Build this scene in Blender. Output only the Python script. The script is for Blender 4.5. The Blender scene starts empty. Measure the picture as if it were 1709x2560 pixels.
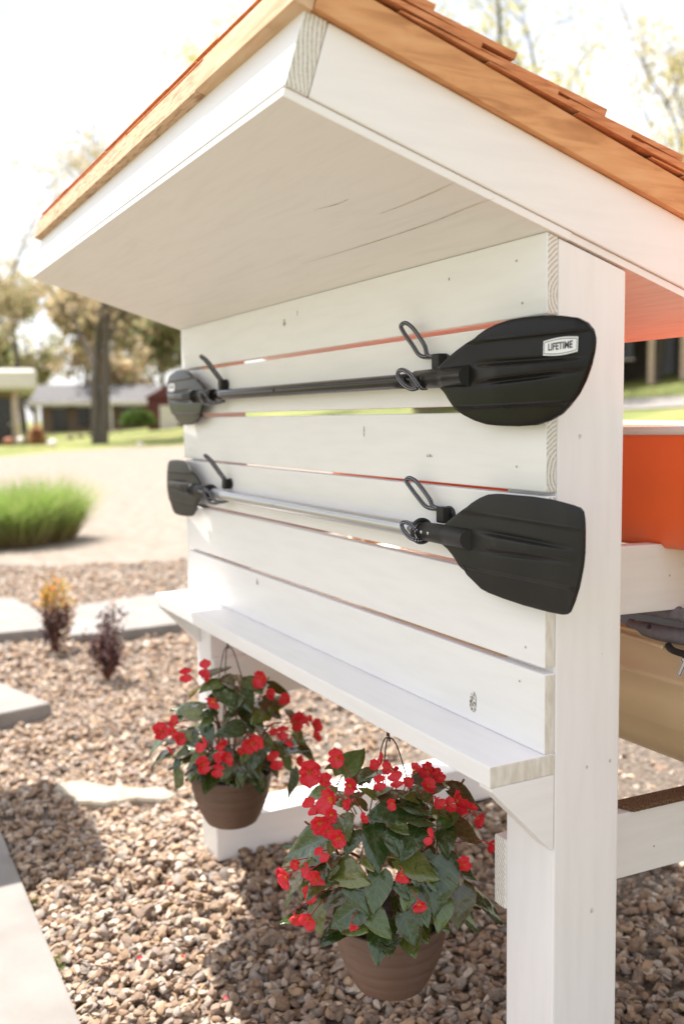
import bpy, bmesh, math, random
import numpy as np
from mathutils import Vector, Matrix, noise as mnoise
random.seed(7); rng = np.random.default_rng(7)
V = Vector
scene = bpy.context.scene
COL = scene.collection
R = math.radians

# ------------------------------------------------------------------ camera
F_PX, W_PX, H_PX = 2428.7, 1709.0, 2560.0
CAM = V((1.2796, -1.0528, 1.4976))
yaw, pit, rol = 0.4810, 0.0980, -0.0140
D_ = V((-math.cos(yaw)*math.cos(pit), math.sin(yaw)*math.cos(pit), -math.sin(pit)))
R0 = V((math.sin(yaw), math.cos(yaw), 0)); U0 = R0.cross(D_)
R_ = R0*math.cos(rol) + U0*math.sin(rol); U_ = -R0*math.sin(rol) + U0*math.cos(rol)
cd = bpy.data.cameras.new('camera'); cam = bpy.data.objects.new('camera', cd); COL.objects.link(cam)
M = Matrix((R_, U_, -D_)).transposed().to_4x4(); M.translation = CAM
cam.matrix_world = M
cd.sensor_fit = 'HORIZONTAL'; cd.sensor_width = 24.0; cd.lens = F_PX/W_PX*24.0
cd.clip_start = 0.05; cd.clip_end = 2000
cd.dof.use_dof = True; cd.dof.focus_distance = 1.85; cd.dof.aperture_fstop = 2.5
scene.camera = cam

# ------------------------------------------------------------------ sky, sun, exposure
SUN = V((-0.40, -0.12, 1.0)).normalized()
elev = math.asin(SUN.z); azim = math.atan2(SUN.x, SUN.y)
w = bpy.data.worlds.new('World'); scene.world = w; w.use_nodes = True
nt = w.node_tree; nt.nodes.clear()
def N(nt, t, **k):
    n = nt.nodes.new(t)
    for a, b in k.items(): setattr(n, a, b)
    return n
out = N(nt, 'ShaderNodeOutputWorld'); bg = N(nt, 'ShaderNodeBackground'); sky = N(nt, 'ShaderNodeTexSky')
sky.sky_type = 'NISHITA'; sky.sun_disc = False; sky.sun_elevation = elev; sky.sun_rotation = azim
sky.air_density = 1.0; sky.dust_density = 2.2
tc = N(nt, 'ShaderNodeTexCoord'); mp = N(nt, 'ShaderNodeMapping'); mp.inputs['Scale'].default_value = (1, 1, 2.2)
ns = N(nt, 'ShaderNodeTexNoise'); ns.inputs['Scale'].default_value = 2.6; ns.inputs['Detail'].default_value = 7; ns.inputs['Roughness'].default_value = .58
rp = N(nt, 'ShaderNodeValToRGB'); rp.color_ramp.elements[0].position = .36; rp.color_ramp.elements[1].position = .62
rp.color_ramp.elements[0].color = (.34, .34, .34, 1); rp.color_ramp.elements[1].color = (.88, .88, .88, 1)
mx = N(nt, 'ShaderNodeMix', data_type='RGBA'); mx.inputs['B'].default_value = (8.45, 8.45, 8.6, 1)
L = nt.links.new
L(tc.outputs['Generated'], mp.inputs[0]); L(mp.outputs[0], ns.inputs['Vector']); L(ns.outputs['Fac'], rp.inputs[0])
L(rp.outputs[0], mx.inputs['Factor']); L(sky.outputs[0], mx.inputs['A']); L(mx.outputs['Result'], bg.inputs[0])
bg.inputs[1].default_value = 0.078; L(bg.outputs[0], out.inputs[0])
sl = bpy.data.lights.new('sun', 'SUN'); sl.energy = 4.5; sl.angle = R(0.53); sl.color = (1.0, .95, .89)
so = bpy.data.objects.new('sun', sl); COL.objects.link(so); so.rotation_euler = SUN.to_track_quat('Z', 'Y').to_euler(); so.location = (0, 0, 30)
scene.view_settings.view_transform = 'Standard'; scene.view_settings.look = 'None'
scene.view_settings.gamma = 1; scene.view_settings.use_curve_mapping = False
scene.view_settings.exposure = 1.34

# ------------------------------------------------------------------ helpers
def ray(u, v): return D_ + R_*((u-W_PX/2)/F_PX) - U_*((v-H_PX/2)/F_PX)
def aty(u, v, y): d = ray(u, v); return CAM + d*((y-CAM.y)/d.y)
def atx(u, v, x): d = ray(u, v); return CAM + d*((x-CAM.x)/d.x)
def atz(u, v, z): d = ray(u, v); return CAM + d*((z-CAM.z)/d.z)
def atd(u, v, dd): return CAM + ray(u, v)*dd
def sp(x): return x if x > 20 else math.log1p(math.exp(x))
def terr(x, y):
    s = y + 0.2*x
    h = .016*(2*sp((-x-12)/2)) + .085*sp(s-2.5) + .07*2*sp((s-7)/2)
    d = math.hypot(x, y)
    if d > 70: h = h*70/d + 0.012*(d-70)*0
    return h
def ground(u, v):
    d = ray(u, v); t = .5
    for i in range(4000):
        p = CAM + d*t
        if p.z <= terr(p.x, p.y): return p
        t *= 1.004
    return CAM + d*300

def mesh(name, verts, faces, mats=(), smooth=False, mi=None):
    me = bpy.data.meshes.new(name); me.from_pydata([tuple(v) for v in verts], [], faces)
    for m in (mats if isinstance(mats, (list, tuple)) else [mats]): me.materials.append(m)
    if mi is not None: me.polygons.foreach_set('material_index', mi)
    if smooth: me.polygons.foreach_set('use_smooth', [True]*len(me.polygons))
    me.update(); return me
def link(name, me, parent=None, mat=None):
    o = bpy.data.objects.new(name, me); COL.objects.link(o)
    if parent is not None: o.parent = parent
    if mat is not None: o.matrix_local = mat
    return o
BASE = {}
def thing(name, label, cat, base=(0, 0, 0), group=None):
    o = bpy.data.objects.new(name, None); COL.objects.link(o); o.location = base; o.empty_display_size = .1
    tag(o, label, cat, group); return o
def tag(o, label, cat, group=None):
    o['label'] = label; o['category'] = cat
    if group: o['group'] = group
    return o
def root_loc(p):
    while p.parent: p = p.parent
    return p.location.copy()
def part(name, verts, faces, mat, parent, smooth=False, mi=None):
    """mesh in world coordinates, stored relative to its thing's base"""
    b = root_loc(parent) if parent else V((0, 0, 0))
    return link(name, mesh(name, [V(v)-b for v in verts], faces, mat, smooth, mi), parent)
def bm_part(name, bm, mat, parent, smooth=False, endmat=False, axis=0):
    if parent:
        b = root_loc(parent)
        for v in bm.verts: v.co -= b
    bm.normal_update()
    me = bpy.data.meshes.new(name); 
    if endmat:
        for f in bm.faces: f.material_index = 1 if abs(f.normal[axis]) > .9 else 0
    if smooth:
        for f in bm.faces: f.smooth = True
    bm.to_mesh(me); bm.free()
    for m in (mat if isinstance(mat, (list, tuple)) else [mat]): me.materials.append(m)
    return link(name, me, parent)
BOXF = [(0, 3, 2, 1), (4, 5, 6, 7), (0, 1, 5, 4), (1, 2, 6, 5), (2, 3, 7, 6), (3, 0, 4, 7)]
def hexa(pts, bevel=0.0, seg=2):
    bm = bmesh.new(); vs = [bm.verts.new(p) for p in pts]
    for f in BOXF: bm.faces.new([vs[i] for i in f])
    bmesh.ops.recalc_face_normals(bm, faces=bm.faces)
    if bevel: bmesh.ops.bevel(bm, geom=bm.edges[:], offset=bevel, segments=seg, affect='EDGES', profile=.6)
    return bm
def boxpts(x0, x1, y0, y1, z0, z1):
    return [(x0, y0, z0), (x1, y0, z0), (x1, y1, z0), (x0, y1, z0), (x0, y0, z1), (x1, y0, z1), (x1, y1, z1), (x0, y1, z1)]
def box(name, x0, x1, y0, y1, z0, z1, mat, parent, bevel=.003, axis=None, seg=2):
    return bm_part(name, hexa(boxpts(x0, x1, y0, y1, z0, z1), bevel, seg), mat, parent, endmat=axis is not None, axis=axis or 0)
def frames(pts):
    pts = [V(p) for p in pts]; n = len(pts); T = []
    for i in range(n):
        T.append(((pts[min(i+1, n-1)]-pts[max(i-1, 0)])).normalized())
    a = T[0].orthogonal().normalized(); A = []
    for i in range(n):
        a = (a - T[i]*a.dot(T[i])); a = a.normalized() if a.length > 1e-6 else T[i].orthogonal().normalized()
        A.append((a, T[i].cross(a)))
    return pts, T, A
def tube_data(pts, rad, seg=8, cap=True):
    pts, T, A = frames(pts); n = len(pts); vs = []; fs = []; uvs = []
    rr = rad if isinstance(rad, (list, tuple)) else [rad]*n
    s = 0; S = [0]
    for i in range(1, n): s += (pts[i]-pts[i-1]).length; S.append(s)
    for i in range(n):
        for k in range(seg):
            th = 2*math.pi*k/seg; vs.append(pts[i]+(A[i][0]*math.cos(th)+A[i][1]*math.sin(th))*rr[i])
    for i in range(n-1):
        for k in range(seg):
            k2 = (k+1) % seg; fs.append((i*seg+k, i*seg+k2, (i+1)*seg+k2, (i+1)*seg+k))
            uvs.append([(S[i], k/seg), (S[i], (k+1)/seg), (S[i+1], (k+1)/seg), (S[i+1], k/seg)])
    if cap:
        fs.append(tuple(reversed(range(seg)))); uvs.append([(0, 0)]*seg)
        fs.append(tuple(range((n-1)*seg, n*seg))); uvs.append([(0, 0)]*seg)
    return vs, fs, uvs
def tube(name, pts, rad, mat, parent, seg=8, uv=False):
    vs, fs, uvs = tube_data(pts, rad, seg)
    o = part(name, vs, fs, mat, parent, smooth=True)
    if uv:
        ul = o.data.uv_layers.new(name='UVMap'); flat = [c for f in uvs for c in f]
        for i, c in enumerate(flat): ul.data[i].uv = c
    return o
def spline(ctrl, n=8, closed=False):
    P = [V(c) for c in ctrl]; out = []
    m = len(P); rngi = range(m if closed else m-1)
    for i in rngi:
        if closed: a, b, c, d = P[(i-1) % m], P[i], P[(i+1) % m], P[(i+2) % m]
        else: a, b, c, d = P[max(i-1, 0)], P[i], P[i+1], P[min(i+2, m-1)]
        for k in range(n):
            t = k/n; out.append(.5*((2*b)+(c-a)*t+(2*a-5*b+4*c-d)*t*t+(3*b-a-3*c+d)*t**3))
    if not closed: out.append(P[-1])
    return out
def lathe(prof, c, seg=40):
    vs = []; fs = []; n = len(prof)
    for r, z in prof:
        for k in range(seg):
            a = 2*math.pi*k/seg; vs.append((c[0]+r*math.cos(a), c[1]+r*math.sin(a), c[2]+z))
    for i in range(n-1):
        for k in range(seg):
            k2 = (k+1) % seg; fs.append((i*seg+k, i*seg+k2, (i+1)*seg+k2, (i+1)*seg+k))
    return vs, fs
def join(parts):
    vs = []; fs = []
    for v, f in parts:
        o = len(vs); vs += list(v); fs += [tuple(i+o for i in q) for q in f]
    return vs, fs

# ------------------------------------------------------------------ materials
MATS = {}
def newmat(name):
    m = bpy.data.materials.new(name); m.use_nodes = True; nt = m.node_tree
    b = nt.nodes['Principled BSDF']; MATS[name] = m; return m, nt, b
def setb(b, col=None, rough=None, metal=None, **k):
    if col is not None: b.inputs['Base Color'].default_value = (*col, 1)
    if rough is not None: b.inputs['Roughness'].default_value = rough
    if metal is not None: b.inputs['Metallic'].default_value = metal
    for a, v in k.items(): b.inputs[a].default_value = v
def ramp(nt, stops):
    r = N(nt, 'ShaderNodeValToRGB'); e = r.color_ramp.elements
    while len(e) < len(stops): e.new(.5)
    for i, (p, c) in enumerate(stops): e[i].position = p; e[i].color = (*c, 1)
    return r
def noisy(name, stops, scale=8, rough=.6, mapping=(1, 1, 1), detail=5, bump=0, bscale=None, dist=.002, metal=0, coord='Object', rvar=0, distort=0, spec=.5):
    m, nt, b = newmat(name); setb(b, rough=rough, metal=metal); b.inputs['Specular IOR Level'].default_value = spec
    tc = N(nt, 'ShaderNodeTexCoord'); mp = N(nt, 'ShaderNodeMapping'); mp.inputs['Scale'].default_value = mapping
    n = N(nt, 'ShaderNodeTexNoise'); n.inputs['Scale'].default_value = scale; n.inputs['Detail'].default_value = detail; n.inputs['Distortion'].default_value = distort
    r = ramp(nt, stops); l = nt.links.new
    l(tc.outputs[coord], mp.inputs[0]); l(mp.outputs[0], n.inputs['Vector']); l(n.outputs['Fac'], r.inputs[0]); l(r.outputs[0], b.inputs['Base Color'])
    if bump:
        n2 = N(nt, 'ShaderNodeTexNoise'); n2.inputs['Scale'].default_value = bscale or scale*4; n2.inputs['Detail'].default_value = 4
        l(mp.outputs[0], n2.inputs['Vector'])
        bp = N(nt, 'ShaderNodeBump'); bp.inputs['Strength'].default_value = bump; bp.inputs['Distance'].default_value = dist
        l(n2.outputs['Fac'], bp.inputs['Height']); l(bp.outputs[0], b.inputs['Normal'])
    return m
def paint(name, mapping):
    """white exterior paint over softwood: faint grain relief, slight roller mottling"""
    return noisy(name, [(.3, (.805, .783, .78)), (.55, (.838, .817, .815)), (.8, (.85, .832, .83))], scale=5, rough=.42, mapping=mapping, detail=6, bump=.30, bscale=13, dist=.0012)
soffit_m = noisy('bounce_tinted_plywood', [(.28, (.795, .76, .735)), (.5, (.835, .80, .775)), (.75, (.85, .82, .80))], scale=5, rough=.5, mapping=(.7, 8, 8), detail=8, bump=.30, bscale=14, dist=.0014, distort=1.0)  # warm tint paints in bounce light from the gravel
paint_x = paint('white_paint_along_x', (1.2, 9, 9)); paint_y = paint('white_paint_along_y', (9, 1.2, 9)); paint_z = paint('white_paint_along_z', (9, 9, 1.2))
def endgrain(name, ax):
    """growth rings round a pith that sits below each board, paint worn thin on the late wood"""
    m, nt, b = newmat(name); setb(b, rough=.65); l = nt.links.new
    tc = N(nt, 'ShaderNodeTexCoord'); sx = N(nt, 'ShaderNodeSeparateXYZ'); l(tc.outputs['Object'], sx.inputs[0])
    def mth(op, a, bb=None):
        n = N(nt, 'ShaderNodeMath', operation=op)
        for i, v in enumerate((a, bb)):
            if isinstance(v, (int, float)): n.inputs[i].default_value = v
            elif v is not None: l(v, n.inputs[i])
        return n.outputs[0]
    no = N(nt, 'ShaderNodeTexNoise'); no.inputs['Scale'].default_value = 18; no.inputs['Detail'].default_value = 2; l(tc.outputs['Object'], no.inputs['Vector'])
    fine = N(nt, 'ShaderNodeTexNoise'); fine.inputs['Scale'].default_value = 260; fine.inputs['Detail'].default_value = 3; l(tc.outputs['Object'], fine.inputs['Vector'])
    hz = sx.outputs['Y' if ax == 'X' else 'X']; zz = mth('ADD', mth('MODULO', mth('SUBTRACT', sx.outputs['Z'], .908), .148), -.045)
    yy = mth('SUBTRACT', hz, .055); d = mth('SQRT', mth('ADD', mth('MULTIPLY', yy, yy), mth('MULTIPLY', zz, zz)))
    d = mth('ADD', d, mth('MULTIPLY', no.outputs['Fac'], .012)); w_ = mth('MULTIPLY_ADD', mth('SINE', mth('MULTIPLY', d, 2*math.pi/.0068)), .22)
    nt.nodes[-1].inputs[2].default_value = .3
    f = mth('ADD', w_, mth('MULTIPLY', fine.outputs['Fac'], .55))
    r = ramp(nt, [(.28, (.40, .365, .31)), (.52, (.62, .59, .53)), (.80, (.77, .755, .725))]); l(f, r.inputs[0]); l(r.outputs[0], b.inputs['Base Color'])
    bp = N(nt, 'ShaderNodeBump'); bp.inputs['Strength'].default_value = .4; bp.inputs['Distance'].default_value = .0015; l(f, bp.inputs['Height']); l(bp.outputs[0], b.inputs['Normal'])
    return m
end_x = endgrain('painted_end_grain_x', 'X'); end_y = endgrain('painted_end_grain_y', 'Y')
end_soft = noisy('painted_end_wood', [(.35, (.62, .57, .49)), (.6, (.73, .69, .63)), (.8, (.78, .76, .72))], 30, .6, (1, 3, 1), bump=.3, bscale=200)
def cedar(name, c0, c1, c2, mapping, rough=.75, bump=.35):
    return noisy(name, [(.28, c0), (.5, c1), (.75, c2)], scale=7, rough=rough, mapping=mapping, detail=8, bump=bump, bscale=22, dist=.002, distort=.6)
cedar_rake = cedar('cedar_trim_rake', (.46, .21, .085), (.64, .32, .14), (.70, .40, .20), (8, 1.1, 8), bump=.12)
cedar_front = cedar('cedar_trim_front', (.44, .25, .13), (.58, .37, .22), (.66, .46, .30), (1.1, 8, 8), bump=.12)
cedar_rough = cedar('cedar_rough_sawn', (.30, .16, .09), (.56, .36, .22), (.64, .45, .31), (3, 22, 22), rough=.9, bump=.8)
cedar_sh = cedar('cedar_shingle', (.38, .14, .055), (.58, .23, .095), (.66, .32, .16), (14, 1.5, 14), rough=.85, bump=.4)
soffit_in = cedar('bounce_tinted_lining', (.70, .62, .56), (.77, .70, .65), (.80, .75, .71), (1.0, 14, 14), rough=.6, bump=.25)  # peach tone paints in orange bounce light from the kayak
black_gloss = noisy('glossy_black_nylon', [(.3, (.008, .007, .0068)), (.7, (.013, .0115, .011))], 14, .26, bump=.03, bscale=60, dist=.001, spec=.15)
black_matte = noisy('matte_black_plastic', [(.3, (.0135, .0125, .012)), (.7, (.020, .0185, .018))], 10, .47, spec=.24, bump=.05, bscale=300, dist=.0006)
black_rubber = noisy('black_rubber', [(.3, (.016, .016, .017)), (.7, (.026, .026, .028))], 60, .5)
shaft_black = noisy('black_anodised_tube', [(.3, (.03, .029, .03)), (.7, (.045, .043, .044))], 5, .16, metal=.85, mapping=(1, 20, 20))
shaft_silver = noisy('silver_aluminium_tube', [(.3, (.48, .485, .50)), (.7, (.55, .555, .57))], 5, .34, metal=.9, mapping=(1, 30, 30))
steel = noisy('steel', [(.3, (.5, .5, .5)), (.7, (.65, .65, .65))], 60, .3, metal=1)
dark_metal = noisy('dark_wire', [(.3, (.035, .028, .024)), (.7, (.07, .055, .048))], 90, .45, metal=.3)
screw_m = noisy('screw_head', [(.3, (.34, .31, .28)), (.7, (.50, .47, .44))], 300, .5, metal=.4)
knot_m = noisy('wood_knot', [(.42, (.16, .13, .11)), (.52, (.50, .47, .43)), (.62, (.76, .745, .72))], 170, .55, detail=3)
faint_knot_m = noisy('faint_knot', [(.42, (.55, .51, .47)), (.60, (.76, .745, .725))], 170, .5, detail=3)
crack_m = noisy('wood_check', [(.3, (.45, .33, .25)), (.7, (.60, .48, .40))], 60, .8)
kayak_orange = noisy('orange_polyethylene', [(.3, (.92, .125, .026)), (.7, (.95, .165, .036))], 3, .33, bump=.05, bscale=120, dist=.001)
kayak_cream = noisy('pale_kayak_rim', [(.3, (.78, .76, .72)), (.7, (.84, .82, .79))], 6, .4)
kayak_tan = noisy('tan_polyethylene', [(.3, (.68, .51, .31)), (.7, (.75, .58, .37))], 3, .36, bump=.05, bscale=120, dist=.001)
grip_m = noisy('charcoal_rubber_grip', [(.3, (.15, .146, .165)), (.7, (.20, .195, .215))], 70, .55)
carpet_m = noisy('brown_coir_carpet', [(.3, (.06, .03, .016)), (.5, (.16, .085, .045)), (.75, (.30, .18, .11))], 350, .95, detail=2)
pot_m = noisy('brown_plastic_pot', [(.3, (.118, .068, .048)), (.7, (.145, .086, .062))], 12, .5, bump=.05, bscale=200, dist=.001)
soil_m = noisy('potting_soil', [(.3, (.012, .008, .006)), (.7, (.05, .035, .025))], 60, .95, bump=.8, bscale=90, dist=.01)
white_print = noisy('white_print', [(.3, (.78, .78, .79)), (.7, (.82, .82, .83))], 30, .4)
dark_print = noisy('dark_print', [(.3, (.02, .02, .03)), (.7, (.03, .03, .04))], 30, .4)
purple_print = noisy('purple_print', [(.3, (.05, .025, .10)), (.7, (.07, .035, .13))], 30, .4)
concrete = noisy('pale_concrete', [(.25, (.185, .168, .152)), (.5, (.225, .207, .19)), (.8, (.25, .232, .215))], 6, .9, detail=10, bump=.35, bscale=160, dist=.002)
flag_m = noisy('sandstone_flag', [(.3, (.27, .225, .17)), (.5, (.33, .285, .225)), (.8, (.36, .315, .26))], 7, .9, detail=8, bump=.6, bscale=25, dist=.01)

def cord_mat():
    m, nt, b = newmat('braided_cord'); l = nt.links.new; setb(b, rough=.8)
    uv = N(nt, 'ShaderNodeUVMap'); sx = N(nt, 'ShaderNodeSeparateXYZ'); l(uv.outputs[0], sx.inputs[0])
    def mth(op, a, bb):
        n = N(nt, 'ShaderNodeMath', operation=op)
        for i, v in enumerate((a, bb)):
            if isinstance(v, (int, float)): n.inputs[i].default_value = v
            elif v is not None: l(v, n.inputs[i])
        return n.outputs[0]
    a = mth('MULTIPLY', sx.outputs[0], 2*math.pi/0.0072); c = mth('MULTIPLY', sx.outputs[1], 2*math.pi*3)
    p = mth('MULTIPLY', mth('SINE', mth('ADD', a, c), None), mth('SINE', mth('SUBTRACT', a, c), None))
    g = mth('GREATER_THAN', p, .48)
    mix = N(nt, 'ShaderNodeMix', data_type='RGBA'); mix.inputs['A'].default_value = (.012, .010, .022, 1); mix.inputs['B'].default_value = (.60, .59, .63, 1)
    l(g, mix.inputs['Factor']); l(mix.outputs['Result'], b.inputs['Base Color'])
    bp = N(nt, 'ShaderNodeBump'); bp.inputs['Strength'].default_value = .6; bp.inputs['Distance'].default_value = .001; l(p, bp.inputs['Height']); l(bp.outputs[0], b.inputs['Normal'])
    return m
cord_m = cord_mat()

def attr_mat(name, attr='col', rough=.8, bump=0, bscale=80, trans=0, mult=None, spec=.4):
    m, nt, b = newmat(name); l = nt.links.new; setb(b, rough=rough); b.inputs['Specular IOR Level'].default_value = spec
    a = N(nt, 'ShaderNodeAttribute'); a.attribute_name = attr
    if mult:
        tc = N(nt, 'ShaderNodeTexCoord'); n = N(nt, 'ShaderNodeTexNoise'); n.inputs['Scale'].default_value = mult; n.inputs['Detail'].default_value = 5
        r = ramp(nt, [(.3, (.72, .70, .68)), (.7, (1.15, 1.13, 1.10))]); l(tc.outputs['Object'], n.inputs['Vector']); l(n.outputs['Fac'], r.inputs[0])
        mx = N(nt, 'ShaderNodeMix', data_type='RGBA', blend_type='MULTIPLY'); mx.inputs['Factor'].default_value = 1
        l(a.outputs['Color'], mx.inputs['A']); l(r.outputs[0], mx.inputs['B']); l(mx.outputs['Result'], b.inputs['Base Color'])
    else: l(a.outputs['Color'], b.inputs['Base Color'])
    if bump:
        tc = N(nt, 'ShaderNodeTexCoord'); n = N(nt, 'ShaderNodeTexNoise'); n.inputs['Scale'].default_value = bscale; n.inputs['Detail'].default_value = 4
        bp = N(nt, 'ShaderNodeBump'); bp.inputs['Strength'].default_value = bump; bp.inputs['Distance'].default_value = .003
        l(tc.outputs['Object'], n.inputs['Vector']); l(n.outputs['Fac'], bp.inputs['Height']); l(bp.outputs[0], b.inputs['Normal'])
    if trans:
        t = N(nt, 'ShaderNodeBsdfTranslucent'); ms = N(nt, 'ShaderNodeMixShader'); ms.inputs[0].default_value = trans
        l(a.outputs['Color'], t.inputs[0]); l(b.outputs[0], ms.inputs[1]); l(t.outputs[0], ms.inputs[2]); l(ms.outputs[0], nt.nodes['Material Output'].inputs[0])
    return m
stone_mass_m = attr_mat('river_stone_mass', rough=.85, bump=.5, bscale=110, mult=45)
tree_leaf_m = attr_mat('tree_leaf', rough=.6, trans=.55)
grass_blade_m = attr_mat('grass_blade', rough=.6, trans=.35)
def stone_mat():
    m, nt, b = newmat('river_stone'); l = nt.links.new; setb(b, rough=.85); b.inputs['Specular IOR Level'].default_value = .4
    oi = N(nt, 'ShaderNodeObjectInfo'); r = ramp(nt, STONE_RAMP); l(oi.outputs['Random'], r.inputs[0])
    tc = N(nt, 'ShaderNodeTexCoord'); n = N(nt, 'ShaderNodeTexNoise'); n.inputs['Scale'].default_value = 1.6; n.inputs['Detail'].default_value = 6
    r2 = ramp(nt, [(.3, (.70, .68, .66)), (.7, (1.18, 1.15, 1.12))]); l(tc.outputs['Object'], n.inputs['Vector']); l(n.outputs['Fac'], r2.inputs[0])
    mx = N(nt, 'ShaderNodeMix', data_type='RGBA', blend_type='MULTIPLY'); mx.inputs['Factor'].default_value = 1
    l(r.outputs[0], mx.inputs['A']); l(r2.outputs[0], mx.inputs['B']); l(mx.outputs['Result'], b.inputs['Base Color'])
    n3 = N(nt, 'ShaderNodeTexNoise'); n3.inputs['Scale'].default_value = 5; l(tc.outputs['Object'], n3.inputs['Vector'])
    bp = N(nt, 'ShaderNodeBump'); bp.inputs['Strength'].default_value = .5; bp.inputs['Distance'].default_value = .12; l(n3.outputs['Fac'], bp.inputs['Height']); l(bp.outputs[0], b.inputs['Normal'])
    return m
STONE_COLS = [tuple(min(.62, x*k_) for x, k_ in zip(c, (.99, .935, .895))) for c in [(.30, .22, .16), (.36, .28, .21), (.42, .34, .26), (.27, .21, .17), (.34, .30, .27), (.45, .38, .31), (.25, .18, .13), (.38, .28, .19), (.30, .27, .25), (.52, .47, .41)]]
STONE_RAMP = [(i/9, c) for i, c in enumerate(STONE_COLS)]
stone_m = stone_mat()

# ------------------------------------------------------------------ setting: ground sheets
def grid_sheet(name, xs, ys, zoff, mat, keep=None):
    vs = [(x, y, terr(x, y)+zoff) for y in ys for x in xs]; nx = len(xs); fs = []
    for j in range(len(ys)-1):
        for i in range(nx-1):
            if keep is None or keep((xs[i]+xs[i+1])/2, (ys[j]+ys[j+1])/2): fs.append((j*nx+i, j*nx+i+1, (j+1)*nx+i+1, (j+1)*nx+i))
    o = part(name, vs, fs, mat, None, smooth=True); o['kind'] = 'structure'; return o
def axis_pts(neg, pos): return sorted(set([-x for x in neg] + [0] + list(pos)))
far = [2, 4, 6, 8, 10, 12, 14, 16, 18, 20, 23, 26, 30, 34, 38, 43, 48, 54, 60, 70, 80, 95, 115, 140, 180, 240, 320, 420, 600]
grass_m = noisy('mown_grass', [(.3, (.10, .13, .025)), (.5, (.17, .19, .045)), (.72, (.27, .25, .08))], .35, .9, detail=10, bump=.6, bscale=30, dist=.05)
drive_m = noisy('pale_driveway_gravel', [(.3, (.19, .148, .115)), (.5, (.235, .192, .155)), (.75, (.275, .232, .195))], 5, .95, detail=12, bump=.6, bscale=60, dist=.02)
bed_m = noisy('gravel_bed_bottom', [(.3, (.05, .037, .028)), (.5, (.13, .10, .075)), (.7, (.22, .18, .145))], 42, .95, detail=4, bump=1, bscale=60, dist=.02)
grid_sheet('ground', axis_pts(far, far), axis_pts(far, far), -.10, grass_m)
# fan polygons laid on the terrain
def poly_sheet(name, pts, zoff, mat, step=1.0):
    bm = bmesh.new(); vs = [bm.verts.new((p[0], p[1], 0)) for p in pts]; bm.faces.new(vs)
    for k in range(2):
        lo = min(p[k] for p in pts); hi = max(p[k] for p in pts); c = lo+step
        while c < hi:
            no = [0, 0, 0]; no[k] = 1; co = [0, 0, 0]; co[k] = c
            bmesh.ops.bisect_plane(bm, geom=bm.verts[:]+bm.edges[:]+bm.faces[:], plane_co=co, plane_no=no); c += step
    for v in bm.verts: v.co.z = terr(v.co.x, v.co.y)+zoff
    bmesh.ops.recalc_face_normals(bm, faces=bm.faces)
    if sum(f.normal.z for f in bm.faces) < 0: bmesh.ops.reverse_faces(bm, faces=bm.faces[:])
    o = bm_part(name, bm, mat, None, smooth=True); o['kind'] = 'structure'; return o
edge = [(-11.6, -4.5), (-10.2, -1.2), (-9.6, .45), (-9.15, .75), (-8.95, 1.3), (-8.75, 2.1), (-8.9, 3.5), (-9.4, 5.2), (-9.0, 6.5)]
bed_out = edge + [(-3, 6.5), (4, 5), (5, -5)]
poly_sheet('gravel_bed', bed_out, -.035, bed_m, .7)
drv = [ground(450, 1112), ground(300, 1117), ground(140, 1126), ground(40, 1136), ground(-200, 1150)]
dpts = [(-9.0, 6.5), (-9.4, 5.2), (-8.9, 3.5), (-8.75, 2.1), (-8.95, 1.3), (-9.15, .75), (-9.6, .45), (-10.2, -1.2), (-11.6, -4.5), (-22, -9)] + [(p.x, p.y) for p in reversed(drv)] + [(drv[0].x+3, drv[0].y+4), (-30, 16), (-14, 9)]
poly_sheet('driveway', dpts, -.045, drive_m, 1.2)
ra = [ground(u, v) for u, v in ((1400, 1022), (1560, 1018), (1709, 1010), (1900, 1002))]; rb = [ground(u, v) for u, v in ((1900, 978), (1709, 985), (1560, 992), (1400, 1000))]
def ext(a, b, k): return (a.x+(a.x-b.x)*k, a.y+(a.y-b.y)*k)
poly_sheet('road', [ext(ra[0], ra[1], 2)] + [(p.x, p.y) for p in ra] + [(p.x, p.y) for p in rb] + [ext(rb[-1], rb[-2], 2)], -.06, concrete, 1.5)
# concrete walk along the rack, its edge straight
wk = box('path', -3.1, 2.6, -2.0, -.592, -.08, .018, concrete, None, bevel=.006); wk['kind'] = 'structure'

# ------------------------------------------------------------------ kayak rack
rack = thing('kayak_rack', 'white painted timber kayak rack with slatted end and cedar shingled lean-to roof', 'rack', (0, 0, 0))
LEN = 1.885; TB = .0236
PX_, PY0, PY1 = .136, TB, TB+.148
Z = [(1.6614, 1.7953), (1.5136, 1.6519), (1.3656, 1.5016), (1.2200, 1.3592), (1.0642, 1.2097), (.9122, 1.0532)]
TH = R(17.3)
def rf(t, n): return t*math.cos(TH)+n*math.sin(TH), 1.7953 - t*math.sin(TH) + n*math.cos(TH)
def roofz(y): return 1.7953 - y*math.tan(TH)
def roof_box(name, x0, x1, t0, t1, n0, n1, mat, parent, bevel=.002, axis=None):
    c = [(t0, n0), (t1, n0), (t1, n1), (t0, n1)]
    P = []
    for x in (x0, x1):
        for t, n in c: y, z = rf(t, n); P.append((x, y, z))
    bm = hexa(P, bevel)
    return bm_part(name, bm, mat, parent, endmat=axis is not None, axis=axis or 0)
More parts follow.
